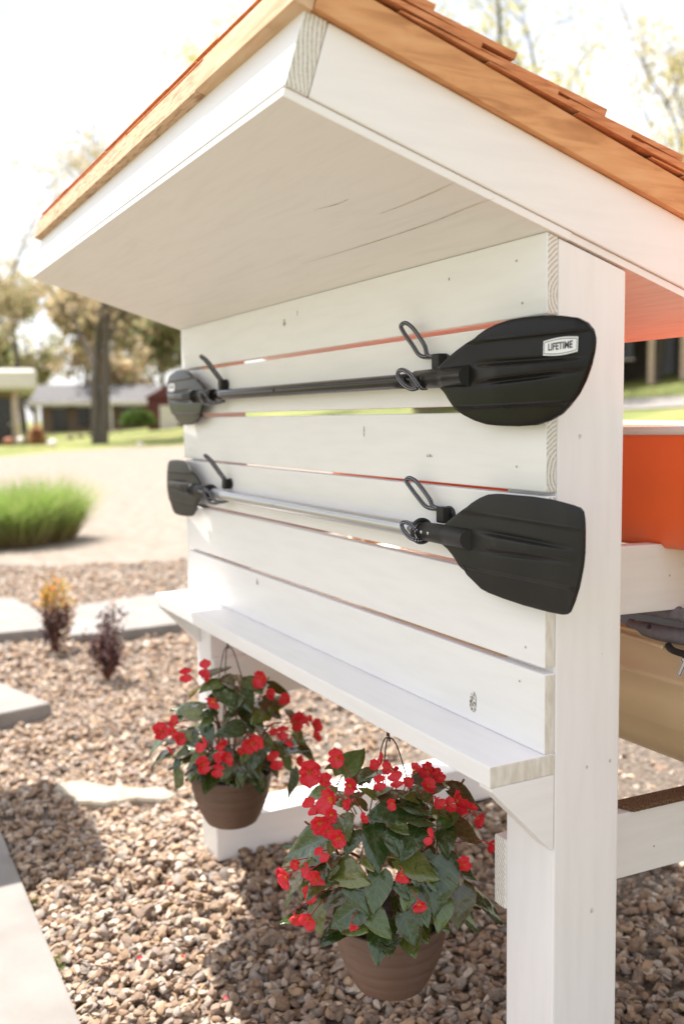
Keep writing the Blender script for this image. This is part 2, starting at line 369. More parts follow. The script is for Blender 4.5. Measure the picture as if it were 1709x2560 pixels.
# boards of the end wall
for i, (z0, z1) in enumerate(Z):
    if i == 0: z1 = roofz(0)-.001
    bm = hexa([(-LEN+random.uniform(-.003, .003), 0, z0), (0, 0, z0), (0, TB, z0), (-LEN, TB, z0), (-LEN, 0, z1), (0, 0, z1), (0, TB, z1 - (.007 if i == 0 else 0)), (-LEN, TB, z1-(.007 if i == 0 else 0))], .0035, 3)
    b = bm_part('board', bm, [paint_x, end_x if i < 4 else end_soft], rack, endmat=True, axis=0)
    for (xx, zz) in ((-.07, .25), (-.075, .8), (-LEN+.07, .3), (-LEN+.07, .75)):
        if random.random() < .72:
            xx += random.uniform(-.02, .02); zc = z0+(z1-z0)*(zz+random.uniform(-.08, .08))
            vs, fs = lathe([(.0001, .0002), (.0016, .0004), (.0021, 0)], (0, 0, 0), 8)
            part('screw', [(xx+a, -.0012+.0008*0-c, zc+bb) for a, bb, c in vs], [tuple(reversed(f)) for f in fs], screw_m, b)
KN = [(652, 740, .0085, .0095), (682, 718, .002, .007), (985, 1045, .011, .0035), (835, 990, .0025, .012), (1085, 1610, .012, .019), (590, 1335, .006, .010), (1030, 640, .002, .003), (1358, 1745, .0, .0)]
for (du, dv, a, bb) in KN:
    if a == 0: continue
    c = aty(du*1.0899, dv*1.0899, 0); n = 14
    vs = [(c.x+a*(1+.2*random.uniform(-1, 1))*math.cos(2*math.pi*k/n), -.0006, c.z+bb*(1+.15*random.uniform(-1, 1))*math.sin(2*math.pi*k/n)) for k in range(n)] + [(c.x, -.0007, c.z)]
    part('knot', vs, [(k, (k+1) % n, n) for k in range(n)], knot_m, rack)
# posts
for x1 in (0, -LEN+.140):
    x0 = x1-PX_
    zt = lambda y: roofz(y)-.002
    P = [(x0, PY0, .140), (x1, PY0, .140), (x1, PY1, .140), (x0, PY1, .140), (x0, PY0, zt(PY0)), (x1, PY0, zt(PY0)), (x1, PY1, zt(PY1)), (x0, PY1, zt(PY1))]
    ps = bm_part('post', hexa(P, .004), paint_z, rack)
    if x1 == 0:
        for (du, dv) in ((1398, 1745), (1345, 1760), (1180*1.15, 2090), (1330, 1000), (1330, 800), (1380, 1500)):
            c = atx(du*1.0899, dv*1.0899, 0)
            n = 10; a = random.uniform(.0014, .0045)
            vs = [(.0005, c.y+a*math.cos(2*math.pi*k/n), c.z+a*random.uniform(.9, 1.5)*math.sin(2*math.pi*k/n)) for k in range(n)] + [(.0006, c.y, c.z)]
            if PY0+.01 < c.y < PY1-.01: part('knot', vs, [(k, (k+1) % n, n) for k in range(n)], faint_knot_m, ps)
# ground skids and the arms that carry the kayaks
for x1 in (0.002, -LEN+.160):
    box('skid', x1-.150, x1, .022, 1.35, 0, .139, [paint_y, end_y], rack, .004, axis=1)
for xa in (-PX_-.0005, -LEN+.140+.034):
    for (zb, zt) in ((.566, .702), (1.109, 1.246)):
        dz = -.030
        x0, x1 = xa-.034, xa
        P = []
        y0, y1 = TB-.002, 1.22
        for z, in ((zb,), (zt,)):
            P += [(x0, y0, z), (x1, y0, z), (x1, y1, z+dz*(y1-y0)), (x0, y1, z+dz*(y1-y0))]
        arm = bm_part('arm', hexa(P, .003), [paint_y, end_y], rack, endmat=True, axis=1)
        for q in range(4):
            yy = .10+.16*q+random.uniform(-.04, .04); zc = zb+random.uniform(.03, .10)
            vs, fs = lathe([(.0001, .0006), (.0018, .0006), (.0022, 0)], (0, 0, 0), 8)
            part('screw', [(x1+c, yy+a, zc+b_) for a, b_, c in vs], fs, screw_m, arm)
        # carpet strip on top of the arm
        zc = lambda y: zt+dz*(y-y0)
        P = []
        for dzz in (.0006, .011):
            P += [(x0-.004, .318, zc(.318)+dzz), (x1+.006, .338, zc(.338)+dzz), (x1+.006, 1.15, zc(1.15)+dzz), (x0-.004, 1.15, zc(1.15)+dzz)]
        if zb < 1:
            cp = bm_part('carpet_strip', hexa(P, 0), carpet_m, arm)
            vs = []; fs = []
            for q in range(5200):
                yy = random.uniform(.325, 1.14); k = random.random()
                if k < .65: p = V((random.uniform(x0-.004, x1+.006), yy, zc(yy)+.010)); nn = V((random.gauss(0, .5), random.gauss(0, .5), 1))
                else: p = V((x1+.0055, yy, zc(yy)+random.uniform(.001, .011))); nn = V((1, random.gauss(0, .5), random.gauss(.4, .5)))
                l = random.uniform(.002, .0055); a = V((random.gauss(0, 1), random.gauss(0, 1), random.gauss(0, 1))).normalized()*.0006
                i = len(vs); vs += [p-a, p+a, p+nn.normalized()*l]; fs.append((i, i+1, i+2))
            br = part('bristles', vs, fs, carpet_m, cp); br['kind'] = 'stuff'
# top beam behind the wall
box('beam', -LEN+.145, -PX_-.004, PY0+.004, PY0+.042, 1.690, roofz(PY0+.042)-.003, paint_x, rack)
# shelf with its brackets
sh = box('shelf', -LEN-.004, .0015, -.1149, TB-.0005, .8743, .9120, [paint_x, end_soft], rack, .003, axis=0)
for x1 in (.0005, -LEN+.045):
    bm = bmesh.new(); pr = [(-.111, .8738), (TB-.001, .8738), (TB-.001, .7365), (TB-.010, .7400), (-.111, .868)]
    A = [bm.verts.new((x1-.036, y, z)) for y, z in pr]; B = [bm.verts.new((x1, y, z)) for y, z in pr]
    bm.faces.new(A); bm.faces.new(list(reversed(B)))
    for k in range(len(pr)): bm.faces.new([A[k], B[k], B[(k+1) % 5], A[(k+1) % 5]])
    bmesh.ops.recalc_face_normals(bm, faces=bm.faces); bmesh.ops.bevel(bm, geom=bm.edges[:], offset=.0015, segments=1, affect='EDGES')
    bm_part('bracket', bm, paint_y, sh)
# roof
XL, XR = -LEN-.016, .005
T0, T1 = -.4945, .500
roof = roof_box('roof', XL+.02, XR-.02, T0+.02, T1-.002, .020, .150, paint_x, rack)
TS = (TB+.02)/math.cos(TH)
roof_box('soffit', XL, XR, T0, TS, 0, .0135, [soffit_m, paint_y], roof, .0015, axis=0)
roof_box('soffit', XL, XR-.002, TS+.001, T1, .001, .0135, [soffit_in, paint_y], roof, .0015, axis=0)
FN0, FN1 = .0145, .126
roof_box('fascia', XL+.003, XR+.004, T0-.002, T0+.036, FN0, FN1, [paint_x, end_x], roof, .003, axis=0)
roof_box('fascia', XR-.034, XR+.003, T0+.037, T1, FN0, FN1, paint_y, roof, .003)
roof_box('fascia', XL, XL+.036, T0+.037, T1, FN0, FN1, paint_y, roof, .003)
# cedar trim strips on top of the fascia, standing proud of it
CN0, CN1 = .127, .181
roof_box('cedar_trim', -.392, XR+.014, T0-.024, T0+.006, CN0-.004, CN1+.002, cedar_front, roof, .0015)
roof_box('cedar_trim', XL-.012, -.3935, T0-.022, T0+.008, CN0-.004, CN1, cedar_rough, roof, .0012)
roof_box('cedar_trim', XR-.022, XR+.016, T0+.007, T1+.01, CN0, CN1, cedar_rake, roof, .0015)
roof_box('cedar_trim', XL-.014, XL+.022, T0+.009, T1+.01, CN0, CN1, cedar_rake, roof, .0015)
# cedar shingles: under course and top course, butts stepping down to the back
SG = [(1.6, .5), (1.25, .2)]
def shingle(x0, x1, tb, n0, th, length, slope):
    """wedge: butt at t=tb lying on the course below"""
    P = []
    for x in (x0, x1):
        for t, n in ((tb-length, n0-slope*length), (tb, n0), (tb+.001, n0+th), (tb-length, n0-slope*length+.002)):
            y, z = rf(t, n); P.append((x, y, z))
    me = hexa(P, 0); return me
butts_lo = [-.375, -.215, -.062, .105, .283, .455, .53]
butts_up = [-.305, -.150, .040, .222, .395, .535]
for layer, butts in ((0, butts_lo), (1, butts_up)):
    for tb in butts:
        x = XR+.021-(.0 if layer == 0 else .006)+random.uniform(-.003, .003)
        while x > XL-.02:
            wdt = random.uniform(.10, .19); x0 = max(x-wdt, XL-.028)
            tt = tb+random.uniform(-.006, .006)
            ln = min(.30 if layer == 0 else .26, tt-(T0-.02))
            bm = shingle(x0+.0025, x, tt, CN1+.011+.004*random.random()+layer*.017, .0125+random.uniform(-.002, .002), ln, .034)
            bm_part('shingle', bm, cedar_sh, roof); x = x0
            if x <= XL-.02: break
# long drying cracks on the soffit
for pts in ([(690, 605), (800, 572), (900, 540), (1000, 505), (1080, 472), (1135, 453)], [(870, 490), (940, 463), (1000, 437), (1045, 415)], [(285, 540), (330, 552), (378, 566)], [(720, 480), (770, 468), (800, 455)]):
    W = []
    for k, (a, b_) in enumerate(pts):
        d = ray(a*1.0899, b_*1.0899); tz = math.tan(TH)
        t = (1.7953 - tz*CAM.y - CAM.z)/(d.z+tz*d.y); W.append(CAM+d*t)
    W = spline(W, 6); vs = []; fs = []
    for k, p in enumerate(W):
        h = .0007*math.sin(math.pi*(k+.3)/(len(W)))*random.uniform(.4, 1.2)+.0002
        for s in (-1, 1): vs.append(p+V((0, s*h, -s*h*math.tan(TH)))-V((0, math.sin(TH), math.cos(TH)))*.0007)
    for k in range(len(W)-1): fs.append((2*k, 2*k+1, 2*k+3, 2*k+2))
    part('crack', vs, fs, crack_m, roof)

# ------------------------------------------------------------------ paddles
def outline_xz(pts, off, sc, y):
    return [aty(off[0]+a/sc, off[1]+b/sc, y) for a, b in pts]
O1 = [(372, 462), (440, 392), (520, 326), (590, 275), (640, 247), (662, 225), (720, 182), (800, 142), (900, 109), (1000, 92), (1130, 80), (1250, 80), (1370, 95), (1440, 130), (1480, 180), (1498, 250), (1490, 330), (1465, 440), (1430, 540), (1380, 640), (1320, 720), (1260, 785), (1180, 832), (1080, 865), (950, 873), (820, 869), (730, 860), (640, 831), (560, 790), (512, 757), (494, 736), (460, 688), (430, 635), (400, 602), (378, 584)]
O2 = [(412, 390), (480, 330), (560, 268), (596, 246), (612, 228), (680, 185), (740, 160), (800, 155), (900, 163), (1050, 176), (1200, 200), (1330, 235), (1385, 255), (1408, 280), (1418, 340), (1422, 450), (1420, 560), (1408, 680), (1380, 820), (1350, 920), (1325, 1000), (1305, 1018), (1270, 1020), (1180, 1003), (1000, 955), (850, 905), (740, 862), (690, 835), (640, 785), (582, 728), (572, 705), (540, 680), (490, 600), (450, 550), (412, 518)]
def blade_mesh(name, pts, zc, neck, ridges, mat, parent, flip, y0):
    """solid blade: outline in x,z, moulded ribs and a central spine on the front, slight spoon"""
    n = len(pts); xs0 = [p.x for p in pts]; tip = max(xs0); ti = xs0.index(tip)
    top = pts[:ti+1]; bot = list(reversed(pts[ti:]))
    def interp(c, x):
        if x <= c[0].x: return c[0].z
        for a, b in zip(c, c[1:]):
            if b.x > a.x and a.x <= x <= b.x: return a.z+(b.z-a.z)*(x-a.x)/(b.x-a.x)
        return c[-1].z
    x_in = max(top[0].x, bot[0].x); NX, NZ = 80, 130
    xs = [x_in+(tip-.0006-x_in)*(1-(1-i/(NX-1))**1.7) for i in range(NX)]
    fr = []; Lb = tip-x_in
    for x in xs:
        a = interp(bot, x); b = interp(top, x); row = []
        for j in range(NZ):
            t = j/(NZ-1); z = a+(b-a)*t; q = (x-x_in)/Lb
            y = y0 + .010*q*q - .012*(abs(z-zc)/.09)**2*(0.3+.7*q)*-1*0.6
            # moulded steps running along the blade
            for rz, sg in ridges:
                rzz = rz+(zc-rz)*.10*(q-.5); dz = (z-rzz)/.0016; fade = min(1, max(0, (1-q)/.10))
                y -= sg*.0035*fade/(1+math.exp(-max(-30, min(30, dz*sg)))) + .0022*fade*math.exp(-dz*dz*.6)
            # central spine with hollows on either side
            sw = .0165*(1-.50*q); d = (z-zc-.004*q)/sw; fade = min(1, max(0, (.96-q)/.30)); on = min(1, max(0, (q-.27)/.16))
            prof_ = 1/(1+math.exp((abs(d)-.95)*9))
            y -= (.0095*prof_ - .0035*math.exp(-((abs(d)-1.25)**2)*9))*fade*on
            ed = min(t, 1-t)*(b-a); ed = min(ed, (1-q)*Lb)
            y += .0015*math.exp(-ed/.004)
            kk = (y-CAM.y)/(-.042-CAM.y); row.append(V((CAM.x+(x-CAM.x)*kk, y, CAM.z+(z-CAM.z)*kk)))
        fr.append(row)
    vs = [p for r in fr for p in r]; nb = len(vs); vs += [V((p.x, min(p.y+.0055, y0+.022), p.z)) for p in vs[:nb]]
    fs = []
    for i in range(NX-1):
        for j in range(NZ-1):
            a = i*NZ+j; fs.append((a, a+NZ, a+NZ+1, a+1)); fs.append((nb+a, nb+a+1, nb+a+NZ+1, nb+a+NZ))
    for i in range(NX-1):
        a = i*NZ; fs.append((a, nb+a, nb+a+NZ, a+NZ)); a = i*NZ+NZ-1; fs.append((a, a+NZ, nb+a+NZ, nb+a))
    for j in range(NZ-1):
        a = j; fs.append((a, a+1, nb+a+1, nb+a)); a = (NX-1)*NZ+j; fs.append((a, nb+a, nb+a+1, a+1))
    if flip is not None: vs = [V((2*flip-p.x, p.y, p.z)) for p in vs]; fs = [tuple(reversed(f)) for f in fs]
    return part(name, vs, fs, mat, parent, smooth=True)
def text_mesh(txt, size, shear=0, offset=0, extrude=0.0):
    c = bpy.data.curves.new('lettering', 'FONT'); c.body = txt; c.size = size; c.align_x = 'CENTER'; c.align_y = 'CENTER'; c.shear = shear; c.offset = offset; c.extrude = extrude; c.resolution_u = 3
    o = bpy.data.objects.new('lettering', c); COL.objects.link(o); bpy.context.view_layer.update()
    dg = bpy.context.evaluated_depsgraph_get(); me = bpy.data.meshes.new_from_object(o.evaluated_get(dg))
    vs = [v.co.copy() for v in me.vertices]; fs = [tuple(p.vertices) for p in me.polygons]
    bpy.data.objects.remove(o); bpy.data.meshes.remove(me); bpy.data.curves.remove(c); return vs, fs
def badge(parent, cx, cz, y, ang, w=.078, h=.0225):
    """white name badge with arched long edges, thin dark outline, dark capitals"""
    ca, sa = math.cos(ang), math.sin(ang)
    from mathutils.bvhtree import BVHTree
    b0 = root_loc(parent); tree_ = BVHTree.FromPolygons([v.co+b0 for v in parent.data.vertices], [tuple(f.vertices) for f in parent.data.polygons])
    def sy(x, z):
        h = tree_.ray_cast(V((x, -1, z)), V((0, 1, 0)))[0]; return h.y if h else y
    e = .030; f = .007; yc = min(sy(cx, cz), .5*(sy(cx-e, cz)+sy(cx+e, cz))); gx = (sy(cx+e, cz)-sy(cx-e, cz))/(2*e); gz = (sy(cx, cz+f)-sy(cx, cz-f))/(2*f)
    def P(a, b, d): dx, dz = a*ca-b*sa, a*sa+b*ca; return (cx+dx, yc+gx*dx+gz*dz-.0012-d, cz+dz)
    def shape(w, h, bul):
        n = 10; pts = [(-w/2+w*k/n, h/2+bul*math.sin(math.pi*k/n)) for k in range(n+1)]; return pts+[(-a, -b) for a, b in pts]
    o = part('badge', [P(a, b, 0) for a, b in shape(w, h, .0028)], [tuple(reversed(range(22)))], white_print, parent)
    i1 = shape(w-.0042, h-.0040, .0027); i2 = shape(w-.0062, h-.0060, .0026)
    vs = [P(a, b, .0003) for a, b in i1]+[P(a, b, .0003) for a, b in i2]
    part('outline', vs, [(k, 22+k, 22+(k+1) % 22, (k+1) % 22) for k in range(22)], dark_print, o)
    vs, fs = text_mesh('LIFETIME', .0158, offset=.0004)
    part('lettering', [P(v.x*.92, v.y+.0002, .0005) for v in vs], fs, dark_print, o)
def shaft_parts(pd, z, y, xa, xb, r, mat):
    tube('shaft', [(xa+(xb-xa)*k/12, y, z) for k in range(13)], r, mat, pd, 24)
def socket(pd, x0, x1, z, y, r, mat, flip, tilt=.55):
    """moulded sleeve between shaft and blade, its end cut on the slant"""
    seg = 28; vs = []; fs = []; st = [(x0, r*.97, 0), (x0+.001, r, 0), (x0+(x1-x0)*.5, r*1.05, 0), (x1, r*1.12, 1)]
    for x, rr, s in st:
        for k in range(seg):
            a = 2*math.pi*k/seg; yy = -rr*math.cos(a); zz = rr*math.sin(a); vs.append(V((x+(s*tilt*(yy)), y+yy, z+zz)))
    for i in range(len(st)-1):
        for k in range(seg): k2 = (k+1) % seg; fs.append((i*seg+k, (i+1)*seg+k, (i+1)*seg+k2, i*seg+k2))
    fs.append(tuple(range(3*seg, 4*seg))); fs.append(tuple(reversed(range(seg))))
    if flip is not None: vs = [V((2*flip-p.x, p.y, p.z)) for p in vs]; fs = [tuple(reversed(f)) for f in fs]
    o = part('sleeve', vs, fs, mat, pd)
    for f in o.data.polygons:
        if len(f.vertices) == 4: f.use_smooth = True
    return o
def rivet(parent, x, y, z, mat, r=.0035):
    vs, fs = lathe([(.00005, .0016), (r*.6, .0014), (r, .0003), (r, -.002)], (0, 0, 0), 12)
    part('rivet', [(x+a, y-c, z+b) for a, b, c in vs], [tuple(reversed(f)) for f in fs], mat, parent, smooth=True)
SH_Y = -.034
# upper paddle
z1 = 1.566; xm = -.912
pd1 = thing('kayak_paddle', 'all black double-bladed kayak paddle with white name badges, hung above the silver-shaft one', 'paddle', (xm, SH_Y, z1))
pts1 = outline_xz(O1, (960, 760), 2.856, -.042)
rid1 = [(1.625, 1), (1.513, -1)]
for fl in (None, xm):
    b = blade_mesh('blade', pts1, z1+.002, 0, rid1, black_gloss, pd1, fl, -.040)
    p = aty(960+1247/2.856, 760+300/2.856, -.036)
    badge(b, p.x if fl is None else 2*xm-p.x, p.z, -.0475, R(1.2) if fl is None else R(-1.2))
    s = socket(pd1, -.345, -.163, z1+.001, SH_Y-.002, .0178, black_gloss, fl)
    for xx in (-.327, -.303): rivet(s, xx if fl is None else 2*xm-xx, SH_Y-.0198, z1+.002, black_rubber)
shaft_parts(pd1, z1, SH_Y, -1.50, -.325, .0150, shaft_black)
tube('shaft_button', [(xm-.10, SH_Y-.0147, z1), (xm-.10, SH_Y-.0165, z1)], .0035, black_rubber, pd1, 10)
# lower paddle
z2 = 1.271; xm = -.936
pd2 = thing('kayak_paddle', 'kayak paddle with silver aluminium shaft and matte black square-tipped blades', 'paddle', (xm, SH_Y, z2))
pts2 = outline_xz(O2, (960, 1180), 2.856, -.042)
rid2 = [(1.322, 1), (1.222, -1)]
for fl in (None, xm):
    b = blade_mesh('blade', pts2, z2+.002, 0, rid2, black_matte, pd2, fl, -.040)
    s = socket(pd2, -.328, -.158, z2+.001, SH_Y-.002, .0182, black_matte, fl, .6)
    for xx in (-.305, -.281): rivet(s, xx if fl is None else 2*xm-xx, SH_Y-.0202, z2+.002, steel, .0036)
    xr = -.331 if fl is None else 2*xm+.331
    ring = [(xr+.0, SH_Y-.002+.0225*math.cos(a), z2+.0225*math.sin(a)) for a in [2*math.pi*k/28 for k in range(29)]]
    tube('drip_ring', ring, .0042, black_rubber, pd2, 10)
shaft_parts(pd2, z2, SH_Y, -1.51, -.31, .0152, shaft_silver)
tube('shaft_button', [(xm-.10, SH_Y-.0149, z2), (xm-.10, SH_Y-.017, z2)], .0035, steel, pd2, 10)

# paddle holders: black clip with two screws and bungee loops
def holder(x, z, zs, label, lean, low, mir=1):
    h = thing('paddle_clip', label, 'clip', (x, 0, z), 'bungee clips on the slatted wall')
    n = 20; prof = [(.0205*math.cos(2*math.pi*k/n), .0165*math.sin(2*math.pi*k/n)) for k in range(n)]
    vs = [(x+a, -.0002, z+b) for a, b in prof]+[(x+a*.97, -.005, z+b*.97) for a, b in prof]+[(x+a*.88, -.0065, z+b*.88) for a, b in prof]
    fs = [(k, k+n, (k+1) % n+n, (k+1) % n) for k in range(n)]+[(k+n, k+2*n, (k+1) % n+2*n, (k+1) % n+n) for k in range(n)]+[tuple(reversed(range(2*n, 3*n)))]
    bs = part('base', vs, [tuple(reversed(f)) for f in fs], black_rubber, h)
    part_bm = hexa(boxpts(x-.0135, x+.0135, -.024, -.005, z-.016, z+.0155), .004, 3); bm_part('block', part_bm, black_matte, h, smooth=False)
    for sx in (-1, 1):
        vs, fs = lathe([(.0001, .0008), (.0032, .0010), (.0042, 0)], (0, 0, 0), 12)
        sc = part('screw', [(x+sx*.0168+a, -.0066-c, z+b) for a, b, c in vs], [tuple(reversed(f)) for f in fs], black_matte, bs, smooth=True)
    up = [(x-.009*1, -.015, z+.010)] + [(x+mir*a if False else x+a, -y, z+b) for a, y, b in lean] + [(x+.009, -.015, z+.010)]
    tube('cord_loop', spline(up, 9), .0044, cord_m, h, 10, uv=True)
    lo = [(x+a, -y, zs+b) for a, y, b in low]
    tube('cord_loop', spline(lo, 9), .0044, cord_m, h, 10, uv=True)
def rel(pts, off, sc, x, z):
    out = []
    for a, b, y in pts:
        p = aty(off[0]+a/sc, off[1]+b/sc, -y); out.append((p.x-x, y, p.z-z))
    return out
H1 = (-.300, 1.5995); H2 = (-.286, 1.306)
lean1 = rel([(262, 370, .017), (200, 290, .022), (138, 200, .026), (120, 155, .027), (150, 134, .027), (195, 162, .026), (245, 225, .024), (290, 300, .020), (315, 370, .016)], (960, 760), 2.856, *H1)
low1 = rel([(300, 598, .030), (262, 596, .050), (230, 560, .058), (190, 505, .060), (140, 472, .061), (105, 478, .061), (98, 515, .061), (130, 565, .061), (175, 600, .060), (215, 606, .058), (250, 590, .050), (280, 560, .030)], (960, 760), 2.856, H1[0], z1)
holder(*H1, z1, 'black bungee clip beside the badged near blade of the all black paddle', lean1, low1)
lean2 = rel([(305, 250, .017), (240, 180, .022), (180, 100, .026), (157, 60, .027), (180, 42, .027), (225, 65, .026), (275, 125, .024), (325, 195, .020), (352, 245, .016)], (960, 1180), 2.856, *H2)
low2 = rel([(255, 440, .044), (225, 410, .054), (185, 372, .058), (145, 358, .060), (125, 375, .060), (140, 420, .060), (180, 465, .060), (220, 484, .056), (255, 485, .044), (275, 470, .026)], (960, 1180), 2.856, H2[0], z2)
holder(*H2, z2, 'black bungee clip above the sleeve of the matte near blade', lean2, low2)
leanL = [(-.010-.030*k, .018+.042*k, .070*k+.012) for k in (.15, .5, .85)] + [(-.040, .064, .082), (-.030, .066, .086)] + [(.012-.030*k, .018+.042*k, .070*k+.012) for k in (.85, .5, .15)]
lowL = [(.02, .030, -.022), (-.01, .048, -.018), (-.04, .056, .006), (-.07, .056, .012), (-.075, .056, -.004), (-.05, .056, -.022), (-.015, .052, -.028), (.01, .040, -.024), (.03, .02, -.018)]
holder(-1.468, 1.597, z1, 'black bungee clip at the far badged blade of the all black paddle', leanL, lowL)
holder(-1.458, 1.302, z2, 'black bungee clip at the far matte blade of the silver paddle', leanL, lowL)

# ------------------------------------------------------------------ kayaks on the arms
def kayak(name, label, xc, yc, zk, L2, Wd, prof, hull_m, deck_m, split):
    k = thing(name, label, 'kayak', (xc, yc, zk))
    NS = 64; hv = []; nP = len(prof)
    def stn(s): # s in -1..1
        w_ = (1-abs(s)**2.6)**.62 if abs(s) < 1 else 0
        rock = .11*abs(s)**3.2; sheer = .035*s*s
        return max(w_, .012), rock, sheer
    full = [(f, z) for f, z in prof]; ring = [(-f, z) for f, z in reversed(full)][:-1]+full if False else None
    P = []
    for i in range(NS+1):
        s = -1+2*i/NS; w_, rock, sheer = stn(s)
        row = []
        for f, z in prof: row.append((f, z))
        H = max(z for f, z in prof)
        pts = []
        for sg in (-1, 1):
            for f, z in (prof if sg == -1 else reversed(prof)):
                if sg == 1 and f == 0: continue
                zz = rock*(1-z/H)+z*(1+sheer/H)
                pts.append(V((xc+s*L2, yc+sg*f*Wd/2*w_, zk+zz)))
        P.append(pts)
    m = len(P[0]); vs = [p for r in P for p in r]
    # cockpit well: lower the deck inside an oval
    fs_h = []; fs_d = []
    hullidx = set(list(range(0, split+1)) + list(range(m-split, m)))
    for i in range(NS):
        for j in range(m):
            j2 = (j+1) % m; q = (i*m+j, i*m+j2, (i+1)*m+j2, (i+1)*m+j)
            (fs_h if (j in hullidx and j2 in hullidx) else fs_d).append(q)
    fs_h.append(tuple(range(m))); fs_h.append(tuple(reversed(range(NS*m, NS*m+m))))
    def sub(fs):
        used = sorted(set(i for f in fs for i in f)); mp_ = {a: b for b, a in enumerate(used)}; return [vs[i] for i in used], [tuple(mp_[i] for i in f) for f in fs]
    a, b = sub(fs_h); ho = part('hull', a, b, hull_m, k, smooth=True)
    a, b = sub(fs_d); do = part('deck', a, b, deck_m, k, smooth=True)
    for o in (ho, do):
        bm = bmesh.new(); bm.from_mesh(o.data); bmesh.ops.recalc_face_normals(bm, faces=bm.faces); bm.to_mesh(o.data); bm.free()
    # moulded seat in the deck well
    sv = []; sf = []; zt_ = zk+prof[-1][1]
    for i in range(13):
        q = i/12; hh = .01+.02*q
        for j in range(9): e = -1+j/4; sv.append((xc-.30+.42*(1-q)-.05*0, yc+.20*e, zt_+.004+hh*.55+.03*e*e))
    for i in range(12):
        for j in range(8): sf.append((i*9+j, i*9+j+1, (i+1)*9+j+1, (i+1)*9+j))
    part('seat', sv, sf, black_matte, do, smooth=True)
    return k, ho, do
profA = [(0, 0), (.35, .001), (.60, .002), (.82, .004), (.93, .010), (.978, .030), (.990, .085), (.996, .131), (1.0, .136), (1.0, .175), (1.0, .236), (1.0, .2365), (1.010, .2375), (1.014, .2515), (.985, .254), (.94, .245), (.90, .200), (.80, .160), (0, .150)]
kA, hA, dA = kayak('kayak', 'orange red kayak with pale rim resting on the upper arms', -.55, .80, 1.214, 1.65, .84, profA, kayak_orange, kayak_orange, 11)
dA.data.materials.append(kayak_cream)  # pale colour for the raised rim faces only
for f in dA.data.polygons:
    zz_ = max(dA.data.vertices[i].co.z for i in f.vertices); lo_ = min(dA.data.vertices[i].co.z for i in f.vertices)
    f.material_index = 1 if any(abs(dA.data.vertices[i].co.y) > .952*max(abs(dA.data.vertices[j].co.y) for j in f.vertices) for i in f.vertices) and lo_ > .2360 else 0
profB = [(0, 0), (.30, .003), (.55, .018), (.72, .036), (.83, .064), (.90, .098), (.950, .136), (.972, .146), (.988, .200), (.998, .235), (1.014, .242), (1.014, .253), (.984, .261), (.979, .290), (.975, .316), (1.000, .322), (1.000, .335), (.96, .340), (.90, .330), (.84, .27), (.60, .235), (0, .225)]
kB, hB, dB = kayak('kayak', 'tan kayak with dark moulded side handle lying on the lower arms', -.55, .83, .695, 1.60, .76, profB, kayak_tan, kayak_tan, 16)
# moulded carrying handle on the tan kayak's near gunwale
hb = []
def hp(u, v, y=.455): return aty(u, v, y)
c0 = hp(1577, 1562, .47); c1 = hp(1640, 1577, .47); ux = V((1, 0, 0))
hx0 = c0.x; zb = 1.045
bmh = bmesh.new()
NL = 40; HL = .30
def hsec(s):
    e = 1-abs(2*s-1)**6; return e
rowsV = []
for i in range(NL+1):
    s = i/NL; x = hx0+HL*s; e = max(.62, hsec(s)); rr = []
    for q in range(10):
        a = 2*math.pi*q/10; rr.append(V((x, .468+.020*e*math.cos(a), 1.038+.019*e*math.sin(a)-.004*math.sin(s*math.pi*2))))
    rowsV.append(rr)
vs = [p for r in rowsV for p in r]; fs = [(i*10+q, (i+1)*10+q, (i+1)*10+(q+1) % 10, i*10+(q+1) % 10) for i in range(NL) for q in range(10)]+[tuple(range(10)), tuple(reversed(range(NL*10, NL*10+10)))]
hd = part('handle', vs, fs, grip_m, kB, smooth=True)
gp = []; gr = []
for i in range(61):
    s = i/60; gp.append((hx0+.008+HL*.93*s, .458, 1.081+.004*math.sin(s*math.pi)-.012*math.sin(s*math.pi*2-.3)*0+.0016*max(0, math.sin(s*math.pi*2*9)))); gr.append((.0150+.0016*math.sin(s*math.pi*18))*max(.80, min(1, s*14, (1-s)*14)))
tube('grip', gp, gr, grip_m, hd, 14)
tube('handle_bolt', [(hx0+.07, .450, 1.046), (hx0+.07, .455, 1.046)], .0045, dark_print, hd, 10)
tube('strap', spline([(hx0+.125, .449, 1.020), (hx0+.15, .443, 1.012), (hx0+.22, .446, 1.012), (hx0+.33, .452, 1.02)], 6), [.002]+[.0075]*18, black_rubber, kB, 8)
tube('rim_edge_bead', spline([(-.42, .446, 1.020), (-.25, .444, 1.0165), (hx0+.12, .443, 1.013)], 8), .0045, kayak_tan, kB, 8)  # bead added along the rim edge to stand for its highlight
# script letter decal on the tan kayak side
for off, mt, dy in ((.0022, white_print, 0), (.0009, purple_print, .0004), (-.0006, white_print, .0008)):
    vs, fs = text_mesh('f', .085, shear=.45, offset=off)
    p = aty(1702, 1657, .447)
    part('letter', [(p.x+v.x, .4425-dy, p.z+v.y*1.0) for v in vs], fs, mt, kB)

